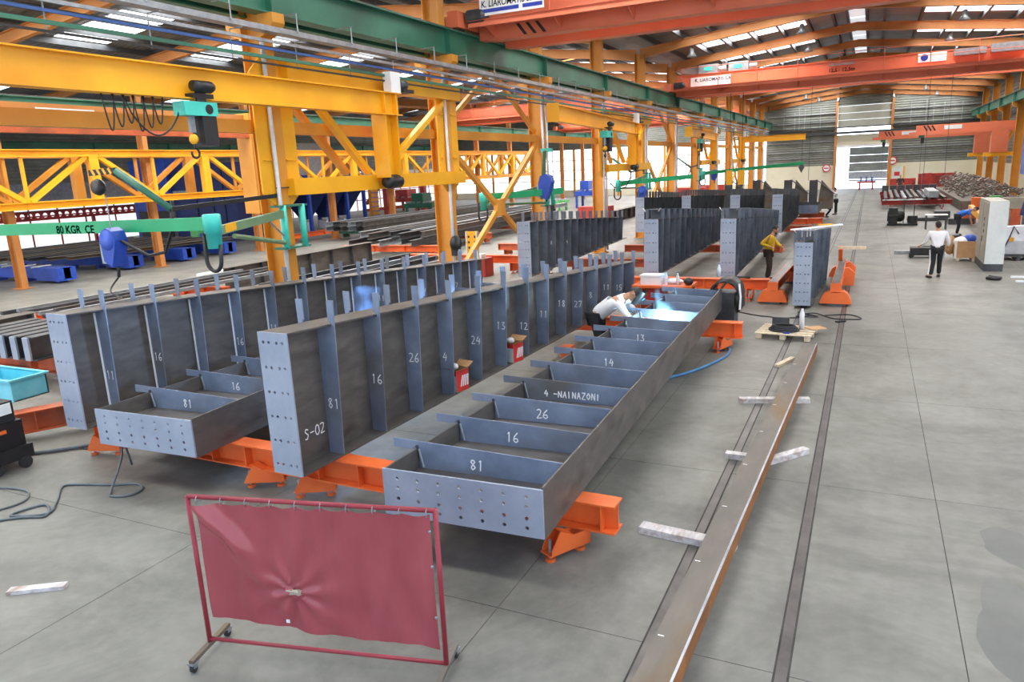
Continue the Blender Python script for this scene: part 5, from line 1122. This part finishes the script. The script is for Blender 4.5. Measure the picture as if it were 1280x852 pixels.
MB().box(-41.8, 45, 3.0, -38.6, 52, 4.3).build('filter_housing', 'blue', dc); MB().box(-41.8, 45.1, 4.3, -39.4, 49, 6.7).build('upper_cabinet', 'galv', dc); MB().box(-41.5, 45.05, 5.3, -40.6, 45.1, 5.8).build('notice', 'white', dc)
for i in range(3):
    y = 46.2 + 2.3 * i
    MB().add([(-41.7, y - 1.1, 3), (-38.7, y - 1.1, 3), (-38.7, y + 1.1, 3), (-41.7, y + 1.1, 3), (-40.5, y - .3, .9), (-39.9, y - .3, .9), (-39.9, y + .3, .9), (-40.5, y + .3, .9)],
             [(0, 1, 2, 3), (7, 6, 5, 4), (0, 4, 5, 1), (1, 5, 6, 2), (2, 6, 7, 3), (3, 7, 4, 0)]).build('hopper', 'navy', dc)
    MB().box(-40.6, y - .35, 0, -39.8, y + .35, .7).build('dust_bag', 'sack', dc)
for y in (45.05, 47.35, 49.65, 51.95):
    for x in (-41.7, -38.7): MB().box(x - .12, y - .12, 0, x + .12, y + .12, 3.0).build('leg', 'blue', dc)
ldr = MB().box(-38.4, 52.2, 0, -38.1, 53.2, 3.6).build('ladder_tower', 'colyel', dc)
for i in range(9): MB().box(-38.1, 52.2, .3 + .38 * i, -38.02, 53.2, .36 + .38 * i).build('rung', 'blue', ldr)
rb = T('castellated_beam', 'long red castellated beam with round holes beyond the conveyor tables', 'beam', (-53, 40, 2.1))
hs = [(.55 * i + .5, .33) for i in range(36)]
vs, fs = holed_plate([(0, 0), (20.5, 0), (20.5, .66), (0, .66)], hs, .18, .03)
MB().add([(-54 + z, 30.5 + x, 2.0 + y) for x, y, z in vs], fs).build('perforated_web', 'redpaint', rb)
MB().box(-54.15, 30.5, 2.64, -53.85, 51, 2.68).build('top_flange', 'galv', rb); MB().box(-54.15, 30.5, 1.98, -53.85, 51, 2.02).build('bottom_flange', 'redpaint', rb)
for y in (32, 38, 44, 50): MB().box(-54.1, y - .1, 0, -53.9, y + .1, 1.98).build('post', 'redpaint', rb)
one(MB().box(-55, 52, 3.0, -54, 60, 3.3).box(-54.7, 52.5, 0, -54.4, 52.8, 3.0).box(-54.7, 59, 0, -54.4, 59.3, 3.0), 'steel_channel', 'blue', 'blue painted channel above the red perforated beam', 'beam')
# small green and pale machinery further back
random.seed(3)
for i, (x, y, w, d, h, m, lab) in enumerate(((-33.4, 50, 3.4, 2.2, .9, 'lime', 'pale green roller bench'), (-36.5, 58, 3.0, 2.4, 2.3, 'green', 'dark green saw with open frame'), (-30.0, 60, 3.2, 2.0, 1.1, 'green', 'dark green low bench'), (-27.5, 66, 3.2, 2, 1.5, 'lime', 'light green press bench'), (-46, 70, 4, 3, 2.4, 'redpaint', 'red framed loading machine'), (-25, 70, 2.2, 2, 2.6, 'blue', 'light blue locker unit'))):
    t = T('bench_machine', lab + ' in the depth of the left bay', 'machine', (x, y, 0))
    MB().box(x - w / 2, y - d / 2, h * .45, x + w / 2, y + d / 2, h * .62).build('bed', m, t); MB().box(x - w * .3, y - d * .3, h * .62, x + w * .1, y + d * .3, h).build('head', m, t)
    for sx_ in (-1, 1):
        for sy in (-1, 1): MB().box(x + sx_ * w * .42 - .1, y + sy * d * .42 - .1, 0, x + sx_ * w * .42 + .1, y + sy * d * .42 + .1, h * .45).build('leg', m, t)
    for k in range(5): MB().tube((x - w * .4 + k * w * .2, y - d * .5, h * .66), (x - w * .4 + k * w * .2, y + d * .5, h * .66), .07, 8).build('roller', 'galv', t)
rg = T('red_gantry', 'red steel loading gantry with sloping arms behind the ladder tower', 'gantry', (-42, 64, 0))
for x in (-45, -40.5): MB().box(x - .25, 64, 0, x + .25, 64.5, 4.2).build('post', 'redpaint', rg)
MB().box(-45.3, 64, 3.5, -40.2, 64.5, 4.1).build('crossbeam', 'redpaint', rg); MB().bar((-47.5, 64.2, 1.2), (-45, 64.2, 3.6), .3, .3).build('sloping_arm', 'redpaint', rg); MB().bar((-48, 64.2, .5), (-40.4, 64.2, 1.0), .3, .3).build('low_arm', 'redpaint', rg)
# stacks of bars and profiles on trestles
def tre(label, p, q, zt=.6, m='orange_dull'):
    d = Vector((q[0] - p[0], q[1] - p[1], 0)).normalized()
    return trestle(label, p, q, zt, .3, .28, ((p[0] + d.x * .4, p[1] + d.y * .4, -d.y, d.x), (q[0] - d.x * .4, q[1] - d.y * .4, -d.y, d.x)), m=m, ribs=4)
tre('orange trestle with grey bars, left of the amber columns, front one', (-21.2, 12.8), (-18.6, 12.6), .78, 'orange')
tre('orange trestle with grey bars, left of the amber columns, rear one', (-21.0, 17.0), (-18.3, 17.0), .78, 'orange')
tre('orange trestle under the white tipped bars, behind the front amber column', (-17.3, 17.0), (-14.4, 17.2), .7)
tre('orange trestle under the white tipped bars, further back', (-17.0, 21.8), (-14.0, 22.0), .7)
BAR = 'bars stacked on trestles left of the columns'
for i in range(8):
    x = -20.9 + .3 * i
    one(MB().bar((x, 11.6 + .25 * (i % 3), .86 + .05 * (i % 2)), (x + .35, 19.2 + .4 * (i % 4), .86 + .05 * (i % 2)), .12, .1), 'steel_bar', ('darkst', 'galv', 'railtop')[i % 3], 'long steel bar in the bundle on the left orange trestles, ' + NTHS[i] + ' from the left', 'bar', BAR)
for i in range(10):
    x = -16.9 + .27 * i
    one(MB().channel((x, 15.8 + .3 * (i % 3), .8 + .07 * (i % 3)), (x + .3, 23.4 + .4 * (i % 4), .8 + .07 * (i % 3)), .16, .1), 'steel_angle', 'brightst' if i % 2 else 'darkst', 'pale edged steel angle behind the front amber column, ' + NTHS[i] + ' from the left', 'bar', 'angles stacked behind the front column')
def plain_girder(label, x, y, L, d, ang=0.0, zb=.1, n=7, fw_=.4, m='darkst'):
    return girder('plate_girder', label, x, y, ang, zb, L, d, d, .4, (L - .6) / n, n + 1, fw_=fw_, tip=False, ends=False, m=m)
plain_girder('dark plain steel girder on the left bay floor, behind the bar bundle', -21.6, 20.0, 9.2, .92, .0, .0, 6)
plain_girder('dark steel girder with pale flange reaching out at the left edge', -19.4, 6.5, 5.2, .4, -.05, .55, 3, .5)
one(MB().box(-26.5, 23, .0, -26.1, 33, .18), 'steel_plate', 'offwhite', 'pale flat bar lying on the left bay floor beyond the dark girder', 'bar')
tre('long orange support beam on the floor before the dust collector', (-33.6, 37.0), (-34.2, 47.5), .55, 'orange')
random.seed(11)
for i in range(14):
    x = -23.5 + .62 * (i % 7); y0 = 30.0 + 1.0 * (i % 3); z = .75 + .34 * (i // 7)
    one(MB().ibeam((x, y0, z), (x - .9, y0 + 15 + 3 * (i % 4), z), .3, .24, .02, .015), 'steel_profile', ('darkst', 'railtop', 'darkst', 'galv')[i % 4], 'dark I-section stacked beyond the second column, ' + ('lower', 'upper')[i // 7] + ' layer, ' + NTHS[i % 7] + ' from the left', 'profile', 'I-sections stacked beyond the second column')
tre('orange trestle under the stacked I-sections, front one', (-24.2, 30.5), (-18.6, 30.6), .6, 'orange')
tre('orange trestle under the stacked I-sections, middle one', (-24.6, 37), (-19.0, 37), .6)
tre('orange trestle under the stacked I-sections, rear one', (-25, 43), (-19.6, 43), .6)
for i in range(12):
    x = -31.5 + .6 * (i % 6); z = .8 + .3 * (i // 6)
    one(MB().ibeam((x, 38, z), (x + .5, 58, z), .28, .26, .02, .015), 'steel_profile', ('galv', 'darkst', 'railtop')[i % 3], 'long grey section before the green benches, ' + ('lower', 'upper')[i // 6] + ' layer, ' + NTHS[i % 6] + ' from the left', 'profile', 'sections stacked before the green benches')
tre('green trestle under the long grey sections, front one', (-32, 40), (-27.5, 40), .64, 'green'); tre('green trestle under the long grey sections, rear one', (-31.8, 54), (-27.3, 54), .64, 'green')
yr = T('slotted_rack', 'pale yellow slotted upright rack beyond the cross braces', 'rack', (-12.5, 22.9, 0))
MB().box(-12.75, 22.88, 0, -12.35, 22.92, 1.95).build('slotted_plate', 'yellow', yr)
for s in (-12.76, -12.34):
    MB().box(s - .02, 22.84, 0, s + .02, 22.96, 1.95).build('side_rail', 'cream', yr)
for k in range(9): MB().box(-12.7, 22.87, .2 + .19 * k, -12.64, 22.885, .28 + .19 * k).build('slot', 'black', yr); MB().box(-12.46, 22.87, .2 + .19 * k, -12.4, 22.885, .28 + .19 * k).build('slot', 'black', yr)
MB().bar((-12.95, 22.8, .5), (-12.5, 22.8, .85), .04, .06).build('lever', 'yellow', yr)
tre('orange trestle beside the pale yellow rack', (-17.5, 26.5), (-12.2, 26.2), .7, 'orange'); tre('red orange trestle between columns behind the rack', (-15.8, 31.5), (-11.7, 31.0), .6)
one(MB().box(-14.2, 25.0, 0, -13.2, 25.7, .7), 'tool_chest', 'redpaint', 'dark red tool chest behind the cross braces', 'chest')
one(MB().bar((-14.0, 25.3, .78), (-13.4, 25.3, .78), .4, .14), 'paper_sack', 'white', 'white sack lying on the dark red tool chest', 'sack')
plain_girder('dark open girder with many cells standing in the left bay beyond the third column', -19.8, 47, 8.5, 1.55, -.35, .0, 8, .6)
plain_girder('dark long low girder in the left bay past the fourth column', -16.5, 50, 16, .8, .0, 0, 10, .5)
for i, (x, y, w, h, lab) in enumerate(((-15.6, 45, 2.0, 1.5, 'tall red steel box left of the fourth column'), (-13.6, 52, 1.6, 1.4, 'red box right of the fourth column'), (-13.2, 62, 2.2, 1.9, 'red container between the fifth and sixth columns'), (-13, 70, 2.2, 1.8, 'red container past the sixth column'))):
    t = T('red_box', lab, 'container', (x, y, 0)); MB().box(x - w / 2, y - .6, 0, x + w / 2, y + .6, h).build('body', 'redpaint', t)
    for k in (-.38, 0, .38): MB().box(x + w * k - .04, y - .64, .1, x + w * k + .04, y - .6, h).build('rib', 'redpaint', t)
# ---- wire feeder booms on the columns
def feeder(c, label, s=1.0, chain=0.9):
    t = T('wire_feeder', label, 'wire feeder', c); c = Vector(c)
    prof = [(-.17, -.26), (.02, -.36), (.12, -.12), (.2, .12), (.14, .28), (0, .34), (-.14, .28), (-.2, .1)]
    MB().extrude([(a * s, b * s) for a, b in prof], c + Vector((0, -.13 * s, 0)), c + Vector((0, .13 * s, 0)), (1, 0, 0), (0, 0, 1)).build('reel_cover', 'blue', t)
    MB().lathe([(0.0, -.15), (.17, -.15), (.2, -.1), (.2, .1), (.17, .15), (0.0, .15)], c + Vector((-.02, 0, .12)), 16, 'Y').build('reel_rim', 'blue', t, True)
    MB().box(c.x - .27 * s, c.y - .1, c.z - .3 * s, c.x - .1 * s, c.y + .1, c.z + .06).build('drive_box', 'galv', t)
    MB().path([c + Vector((-.05, 0, -.3)), c + Vector((0, 0, -.42)), c + Vector((-.03, 0, -.55))], .03, 6).build('torch_neck', 'black', t)
    MB().path([c + Vector((-.1, 0, .3)), c + Vector((-.22, 0, .25)), c + Vector((-.28, 0, .1))], .014, 5).build('bail', 'galv', t)
    MB().tube(c + Vector((-.02, 0, .32)), c + Vector((-.02, 0, chain)), .01, 5).build('hanger_chain', 'galv', t)
    return t
def boom(col_y, label, elbow, tip, text=False, upper=True):
    t = T('welding_boom', label, 'boom', (-11.0, col_y, 2.6)); E = Vector(elbow); P0 = Vector((-10.9, col_y - .25, 3.33))
    for yy in (col_y - .28, col_y + .28): MB().tube((-10.86, yy, 2.6), (-10.86, yy, 3.5), .07, 12).build('pivot_post', 'teal', t, True)
    for z in (2.62, 3.48): MB().box(-11.1, col_y - .4, z - .02, -10.8, col_y + .4, z + .02).build('pivot_clamp', 'green', t)
    MB().bar(P0 + Vector((.02, 0, 0)), E + Vector((0, 0, -.08)), .1, .15).build('inner_arm', 'armolive', t)
    MB().tube(P0 + Vector((.02, 0, -.6)), E + Vector((-.05, .5, -.2)), .045, 8).build('inner_strut', 'armolive', t)
    MB().bar(P0 + Vector((.02, 0, -.5)), P0 + (E - P0) * .3, .03, .03).build('stay', 'galv', t)
    MB().lathe([(0.0, -.36), (.12, -.36), (.13, -.1), (.15, -.1), (.15, .2), (.13, .22), (0.0, .22)], E, 16).build('elbow', 'teal', t, True)
    lb_ = P0 + (E - P0) * .55
    MB().bar(E + (P0 - E) * .12 + Vector((.056, 0, -.06)), E + (P0 - E) * .26 + Vector((.056, 0, -.04)), .006, .14).build('hazard_band', 'yellow', t)
    MB().bar(lb_ + Vector((.056, 0, -.02)), lb_ + (P0 - E) * .2 + Vector((.056, 0, .0)), .006, .11).build('maker_plate', 'offwhite', t)
    Tp = Vector(tip); arm = MB().bar(E + Vector((0, 0, .06)), Tp, .1, .22).build('outer_arm', 'armgreen', t)
    if text:
        k = (Tp - E).normalized()
        text_mesh('80 KGR  CE', .21, lambda a, b, c: (-14.15 + a, E.y - .053, 3.2 + b), .001, 'lettering', 'black', arm, 0, 1.05)
    pts = [E + Vector((-.2, -.02, -.1))] + [E + Vector((-.03 - .17 * math.cos(a_), -.04, -.55 - .2 * math.sin(a_))) for a_ in [k * math.pi / 10 for k in range(11)]] + [E + Vector((.13, 0, -.3))]
    MB().path(pts, .035, 8).build('cable_loop', 'black', t, True)
    if upper:
        Q = Vector((-10.98, col_y - 2.9, 3.6)); S_ = Vector((-11.85, col_y - 3.2, 4.3)); H = Vector((-12.45, col_y - 3.25, 4.28))
        MB().bar((-11.05, col_y - .2, 3.7), Q, .06, .08).build('upper_arm', 'black', t); MB().tube(Q, S_, .06, 10).build('raised_arm', 'green', t, True)
        tp = MB().bar(S_, H, .08, .1).build('tip_bar', 'black', t)
        for k in range(4): MB().bar(S_ + (H - S_) * (.1 + .22 * k) + Vector((0, -.045, -.05)), S_ + (H - S_) * (.2 + .22 * k) + Vector((0, -.045, .05)), .006, .05).build('hazard_stripe', 'yellow', tp)
        bal = MB().lathe([(0.0, -.07), (.12, -.07), (.15, 0), (.12, .07), (0.0, .07)], H + Vector((.15, 0, -.25)), 14, 'Y').build('balancer', 'black', t, True)
        F = H + Vector((.25, .05, -1.3))
        MB().path([Q + Vector((0, 0, .02)), Q + Vector((-.02, 0, -.3)), Q + Vector((-.3, 0, -.75)), Q + Vector((-.75, 0, -.82)), F + Vector((.2, 0, .1))], .032, 8).build('wire_hose', 'black', t, True)
        return t, F
    return t, None
b1, F1 = boom(12.1, 'green jib arm boom marked 80 KGR on the front amber column', (-10.05, 9.2, 3.28), (-17.0, 9.2, 3.26), True)
feeder(F1, 'blue wire feeder hanging at left over the blue conveyor tables')
cable('feeder_cable', 'black', 'thin black cable dropping from the blue feeder to the upright girder', 'cable', [F1 + Vector((-.03, 0, -.55)), F1 + Vector((.1, -.3, -.75)), Vector((-11.3, 8.2, 2.2)), Vector((-10.6, 7.6, 2.3))], .016)
b2, F2 = boom(26.1, 'green jib arm boom on the third amber column, folded back', (-11.9, 22.7, 3.05), (-10.3, 26.0, 3.15), False, False)
f2 = feeder((-10.6, 25.2, 3.35), 'blue wire feeder hanging by the third amber column', 1.3, 1.3)
MB().bar((-10.9, 25.4, 2.9), (-10.5, 24.9, 4.6), .12, .1).build('support_arm', 'armolive', f2); MB().box(-10.75, 25.1, 4.55, -10.35, 25.3, 4.68).build('balancer_rail', 'teal', f2)
b3, F3 = boom(40.1, 'green jib arm boom on the fifth amber column', (-11.6, 37.0, 3.0), (-8.6, 40.5, 3.2), False, True)
feeder((-10.6, 38.0, 2.5), 'blue wire feeder by the fifth amber column', 1.1, .8)
b4, F4 = boom(54.1, 'long dark green jib arm boom on the seventh amber column', (-10.2, 51.6, 3.1), (-4.3, 57.5, 3.5), False, True)
feeder((-9.6, 52.5, 3.0), 'blue wire feeder by the seventh amber column', 1.1, .8)
for i, (x, y) in enumerate(((-7.6, 46.25), (-6.9, 46.25))):
    t = T('crane_pendant', 'yellow control pendant hanging above the rear girders, ' + ('left one', 'right one')[i], 'control', (x, y, 2.4)); MB().box(x - .18, y - .08, 2.5, x + .18, y + .08, 3.35).build('case', 'yellow', t); MB().box(x - .08, y - .1, 2.35, x + .08, y + .1, 2.5).build('lower_end', 'darkst', t); MB().tube((x, y, 3.35), (x, y, 7.75), .015, 5).build('cord', 'black', t)
t = T('hook_block', 'dark hanging hook block on a chain before the end wall', 'hook', (-5.6, 72.3, 2.6)); MB().extrude([(-.25, 0), (0, -.5), (.25, 0), (0, .45)], (-5.6, 72.2, 3.0), (-5.6, 72.4, 3.0), (1, 0, 0), (0, 0, 1)).build('block', 'darkst', t); MB().tube((-5.6, 72.3, 3.4), (-5.6, 72.3, 5.41), .03, 5).build('chain', 'darkst', t)

# ================================================================ RIGHT SIDE OF THE HALL
cb = T('electrical_cabinet', 'tall grey electrical cabinet with dark plinth by the aisle', 'cabinet', (3.85, 29.7, 0))
MB().box(3.56, 28.56, 0, 4.1, 30.88, .24).build('plinth', 'darkst', cb); MB().box(3.56, 28.54, .24, 4.1, 30.88, 2.28).build('body', 'greyenamel', cb); MB().box(3.565, 28.525, .245, 4.1, 28.54, 2.27).build('side_panel', 'offwhite', cb)
for i in range(2): MB().box(3.545, 28.6 + 1.15 * i, .3, 3.56, 29.7 + 1.13 * i, 2.22).build('door', 'greyenamel', cb)
for i, z in enumerate((1.22, 1.42, 1.62)): MB().box(3.535, 29.2, z, 3.545, 29.3, z + .1).build('switch', 'black', cb)
MB().box(3.53, 29.45, .9, 3.545, 29.5, 1.1).build('handle', 'black', cb)
cr = T('wooden_crate', 'plywood crate filled with sacks left of the tall grey cabinet', 'crate', (3.3, 31.4, 0))
MB().box(2.95, 31.1, .12, 3.62, 31.14, .72).build('front_panel', 'ply', cr); MB().box(2.95, 31.14, .12, 2.98, 31.9, .72).build('side_panel', 'ply', cr); MB().box(3.59, 31.14, .12, 3.62, 31.9, .72).build('side_panel', 'ply', cr); MB().box(2.95, 31.88, .12, 3.62, 31.92, .72).build('back_panel', 'ply', cr); MB().box(2.98, 31.14, .12, 3.59, 31.88, .5).build('filling', 'sack', cr); MB().box(2.93, 31.08, .1, 3.0, 31.1, .74).build('corner_batten', 'white', cr)
for x in (3.0, 3.5): MB().box(x, 31.1, 0, x + .1, 31.9, .12).build('runner', 'wood', cr)
one(MB().ball((3.15, 31.5, .66), .26, 12, 8, (1, 1, .75)), 'paper_sack', 'white', 'white sack bulging out of the plywood crate', 'sack', smooth=True)
one(MB().ball((3.42, 31.55, .74), .22, 14, 9, (1.1, 1, .9)), 'plastic_sack', 'blue', 'blue and white plastic sack on top of the plywood crate', 'sack', smooth=True)
one(MB().ball((2.85, 31.9, .5), .28, 10, 7, (.7, .8, 1.3)), 'brown_sack', 'card', 'brown sack behind the plywood crate', 'sack', smooth=True)
ct = T('hand_cart', 'dark low cart with grey frame in front of the walking person', 'cart', (2.0, 32.2, 0))
MB().box(1.55, 31.9, .1, 2.35, 32.5, .38).build('load', 'rubber', ct)
for z in (.2, .38, .56): MB().box(2.4, 32.1, z, 2.7, 32.14, z + .03).build('rung', 'galv', ct)
for x in (2.4, 2.68): MB().box(x, 32.1, 0, x + .03, 32.14, .8).build('rail', 'galv', ct)
for x in (1.6, 2.3): MB().tube((x, 31.88, .09), (x, 31.95, .09), .09, 12).build('wheel', 'rubber', ct)
for x in (1.62, 2.28): MB().tube((x, 32.45, .09), (x, 32.52, .09), .09, 12).build('wheel', 'rubber', ct)
bb = T('bulk_bag', 'big white woven bag with black straps on a pallet at the right edge', 'bag', (4.9, 31.9, .2))
mb = MB(); mb.add([(4.42, 31.5, .22), (5.5, 31.5, .22), (5.5, 32.5, .22), (4.42, 32.5, .22), (4.38, 31.45, .7), (5.55, 31.45, .7), (5.55, 32.55, .7), (4.38, 32.55, .7), (4.5, 31.6, 1.18), (5.4, 31.6, 1.24), (5.4, 32.4, 1.2), (4.5, 32.4, 1.15)],
    [(0, 3, 2, 1), (8, 9, 10, 11)] + [(i, (i + 1) % 4, 4 + (i + 1) % 4, 4 + i) for i in range(4)] + [(4 + i, 4 + (i + 1) % 4, 8 + (i + 1) % 4, 8 + i) for i in range(4)]); mb.build('sack_body', 'sack', bb)
MB().path([(4.45, 31.46, .3), (4.6, 31.44, .75), (4.75, 31.56, 1.2), (4.9, 31.5, .95)], .022, 5).build('strap', 'black', bb); MB().box(4.62, 31.425, .68, 4.76, 31.44, .82).build('label', 'yellow', bb)
pp = T('dark_pallet', 'dark wooden pallet under the white bulk bag', 'pallet', (4.9, 31.9, 0))
for y in (31.5, 31.9, 32.3): MB().box(4.35, y - .1, .14, 5.6, y + .1, .2).build('deck_plank', 'darkst', pp)
for x in (4.45, 4.95, 5.45): MB().box(x - .06, 31.4, 0, x + .06, 32.45, .14).build('runner', 'darkst', pp)
one(MB().path([(3.45, 26.75, .05), (3.6, 26.6, .05), (3.75, 26.6, .05), (3.82, 26.75, .05), (3.65, 26.8, .06), (3.5, 26.75, .09)], .05, 7), 'rubber_strap', 'black', 'black rubber coil lying on the floor in front of the tall cabinet', 'coil', smooth=True)
for i, y in enumerate((27.2, 26.3)): one(MB().box(4.15, y, .0, 6.2, y + .08, .05), 'white_bar', 'aluwhite', 'white bar on the floor at the right edge, ' + ('farther', 'nearer') [i] + ' of two', 'bar')
bp_ = T('blue_press', 'tall blue machine frame cut by the right edge of the hall', 'machine', (5.6, 34, 0))
MB().box(5.4, 33, 2.9, 8.0, 36, 5.3).build('head', 'blue', bp_); MB().box(5.25, 33.1, 3.4, 5.4, 34, 4.9).build('front_plate', 'navy', bp_); MB().box(5.42, 32.97, 3.5, 5.62, 33.0, 4.5).build('warning_plate', 'card', bp_)
MB().bar((5.75, 33.5, 2.9), (5.45, 33.4, 1.4), .4, .5).build('sloping_leg', 'navy', bp_); MB().box(5.3, 33.2, 0, 5.8, 33.7, 1.6).build('leg', 'navy', bp_); MB().box(7.0, 35.2, 0, 7.6, 35.8, 2.9).build('leg', 'navy', bp_)
one(MB().bar((5.1, 48, .8), (4.6, 34, .8), .22, .3), 'ochre_beam', 'yellow', 'ochre beam on supports behind the grey cabinet', 'beam')
for y in (35, 47): one(MB().box(4.4, y, 0, 5.3, y + .2, .65), 'beam_support', 'orange_dull', 'low support under the ochre beam, ' + ('front' if y < 40 else 'rear'), 'support')
for i, (x, y, w, d, h, m, lab) in enumerate(((3.2, 44, 1.0, .6, .75, 'white', 'small white topped work table left of the bending person'),)):
    t = T('work_table', lab, 'table', (x, y, 0)); MB().box(x - w / 2, y - d / 2, h - .04, x + w / 2, y + d / 2, h).build('table_top', m, t)
    for sx_ in (-1, 1):
        for sy in (-1, 1): MB().box(x + sx_ * w * .45 - .03, y + sy * d * .42 - .03, 0, x + sx_ * w * .45 + .03, y + sy * d * .42 + .03, h - .04).build('leg', 'darkst', t)
pu = T('pump_set', 'black motor pump set on skid in the aisle before the red trestles', 'machine', (1.6, 46.6, 0))
MB().box(1.0, 46.2, 0, 2.5, 47, .1).build('skid', 'black', pu); MB().lathe([(0.0, 0), (.3, 0), (.32, .1), (.32, .7), (.2, .85), (0.0, .85)], (1.0, 46.6, .5), 14, 'X').build('motor', 'black', pu, True); MB().box(1.05, 46.3, .1, 1.5, 46.9, .95).build('tank', 'black', pu); MB().path([(1.8, 46.5, .1), (1.8, 46.5, 1.2), (2.3, 46.5, 1.2), (2.3, 46.5, .1)], .03, 6).build('frame', 'darkst', pu)
MB().lathe([(0.0, 0), (.25, 0), (.25, .4), (0.0, .4)], (2.25, 46.6, .1), 14).build('filter', 'rubber', pu)
for i, (x, y, w, d, h) in enumerate(((2.9, 49.5, 1.6, .8, .18), (2.6, 35.5, .9, .5, .1), (1.5, 33.4, .9, .35, .12), (3.9, 50, .8, .8, .5), (4.6, 47, 1.2, .6, .3), (3.2, 38.5, 1.1, .6, .25))):
    one(MB().box(x - w / 2, y - d / 2, 0, x + w / 2, y + d / 2, h), 'steel_part', 'darkst' if i != 2 else 'galv', ('flat dark steel plate stack past the pump set', 'low dark plate behind the walking person', 'pale topped flat part left of the walking person', 'dark steel block past the pump set', 'dark part behind the bending person', 'dark flat part near the bending person')[i], 'steel part')
RT = 'red trestles along the right of the aisle'
for i, y in enumerate((59.5, 63.5, 68, 73)):
    trestle('red trestle beam carrying steel on the right of the aisle, ' + ('front row', 'second row', 'third row', 'rear row')[i], (.85, y), (5.2, y), .62, .3, .3, ((1.5, y, 0, -1), (4.6, y, 0, -1)), 'redpaint', RT, 6)
for i in range(10):
    x = 1.1 + .4 * i
    one(MB().ibeam((x, 59.2 + .6 * (i % 3), .72), (x + .1, 70 + 2 * (i % 3), .72), .2, .2, .02, .02), 'steel_profile', ('darkst', 'rust', 'darkst', 'galv')[i % 4], 'dark steel section lying on the red trestles, ' + NTHS[i] + ' from the aisle', 'profile', 'sections on the red trestles')
for i in range(7): one(MB().box(1.0 + .6 * i, 72.75, .62, 1.5 + .6 * i, 73.4, 1.15), 'steel_box', 'darkst', 'dark square steel box on the rear red trestle, ' + NTHS[i] + ' from the aisle', 'box', 'boxes on the rear red trestle')
one(MB().box(3.7, 58.5, .82, 4.3, 64, 1.25), 'box_section', 'galv', 'pale topped box section lying across the red trestles', 'beam')
one(MB().bar((.9, 59.45, .66), (3.6, 59.45, .66), .25, .08), 'white_plank', 'white', 'white sheet lying on the front red trestle', 'sheet')
for i, (x, y, w, h) in enumerate(((3.0, 86, 2.3, 1.3), (6.0, 86.5, 3.2, 1.7), (5.0, 84, .8, 1.8))): one(MB().box(x - w / 2, y - .5, 0, x + w / 2, y + .5, h), 'red_cabinet', 'redpaint', 'red steel cabinet near the end wall, ' + ('left', 'broad right', 'narrow middle')[i] + ' one', 'cabinet')
random.seed(5)
mb = MB()
for i in range(900):
    x = random.uniform(5.6, 9.0); y = random.uniform(57.2, 79.8); hmax = 1.0 * math.exp(-((x - 7) / 1.6) ** 2) + .3; z = random.uniform(.7, .7 + hmax); s = random.uniform(.05, .17); a = random.uniform(0, 3)
    mb.bar((x - s * math.cos(a), y, z - s * .4), (x + s * math.cos(a), y + s * math.sin(a), z + s * .4), s * .8, s * .6)
hp = mb.build('fittings_heap', 'mixed'); tag(hp, 'heap of mixed small steel fittings on the right side past the red trestles', 'fittings', None, 'stuff')
one(MB().box(5.5, 57, 0, 9.2, 80, .62), 'fittings_table', 'rust', 'long low steel table under the heap of steel fittings', 'table')
one(MB().lathe([(0.0, 0), (.35, 0), (.35, 1.0), (0.0, 1.0)], (7.2, 55.5, 0), 14), 'oil_drum', 'lime', 'green drum in front of the heap of fittings', 'drum')
one(MB().lathe([(0.0, 0), (.35, 0), (.35, .9), (0.0, .9)], (6.3, 56, 0), 14), 'oil_drum', 'orange', 'orange drum beside the green drum', 'drum')
one(MB().box(6.2, 45, .9, 9.3, 45.6, 1.45), 'concrete_beam', 'greyenamel', 'grey beam on supports by the right columns', 'beam')
for x in (6.8, 8.6): one(MB().box(x - .2, 45, 0, x + .2, 45.6, .9), 'beam_support', 'orange_dull', 'support under the grey beam by the right columns, ' + ('aisle side' if x < 7 else 'wall side'), 'support')
sh_ = T('saw_horse', 'low red trestle with three blue tops in the hall doorway', 'trestle', (-.4, 92, 0))
MB().box(-1.3, 91.9, .75, .6, 92.1, .95).build('top', 'redpaint', sh_)
for x in (-1.0, .3): MB().box(x - .08, 91.9, 0, x + .08, 92.1, .75).build('leg', 'redpaint', sh_)
for x in (-.9, -.35, .2): MB().box(x - .08, 91.95, .95, x + .08, 92.05, 1.4).build('pin', 'blue', sh_)
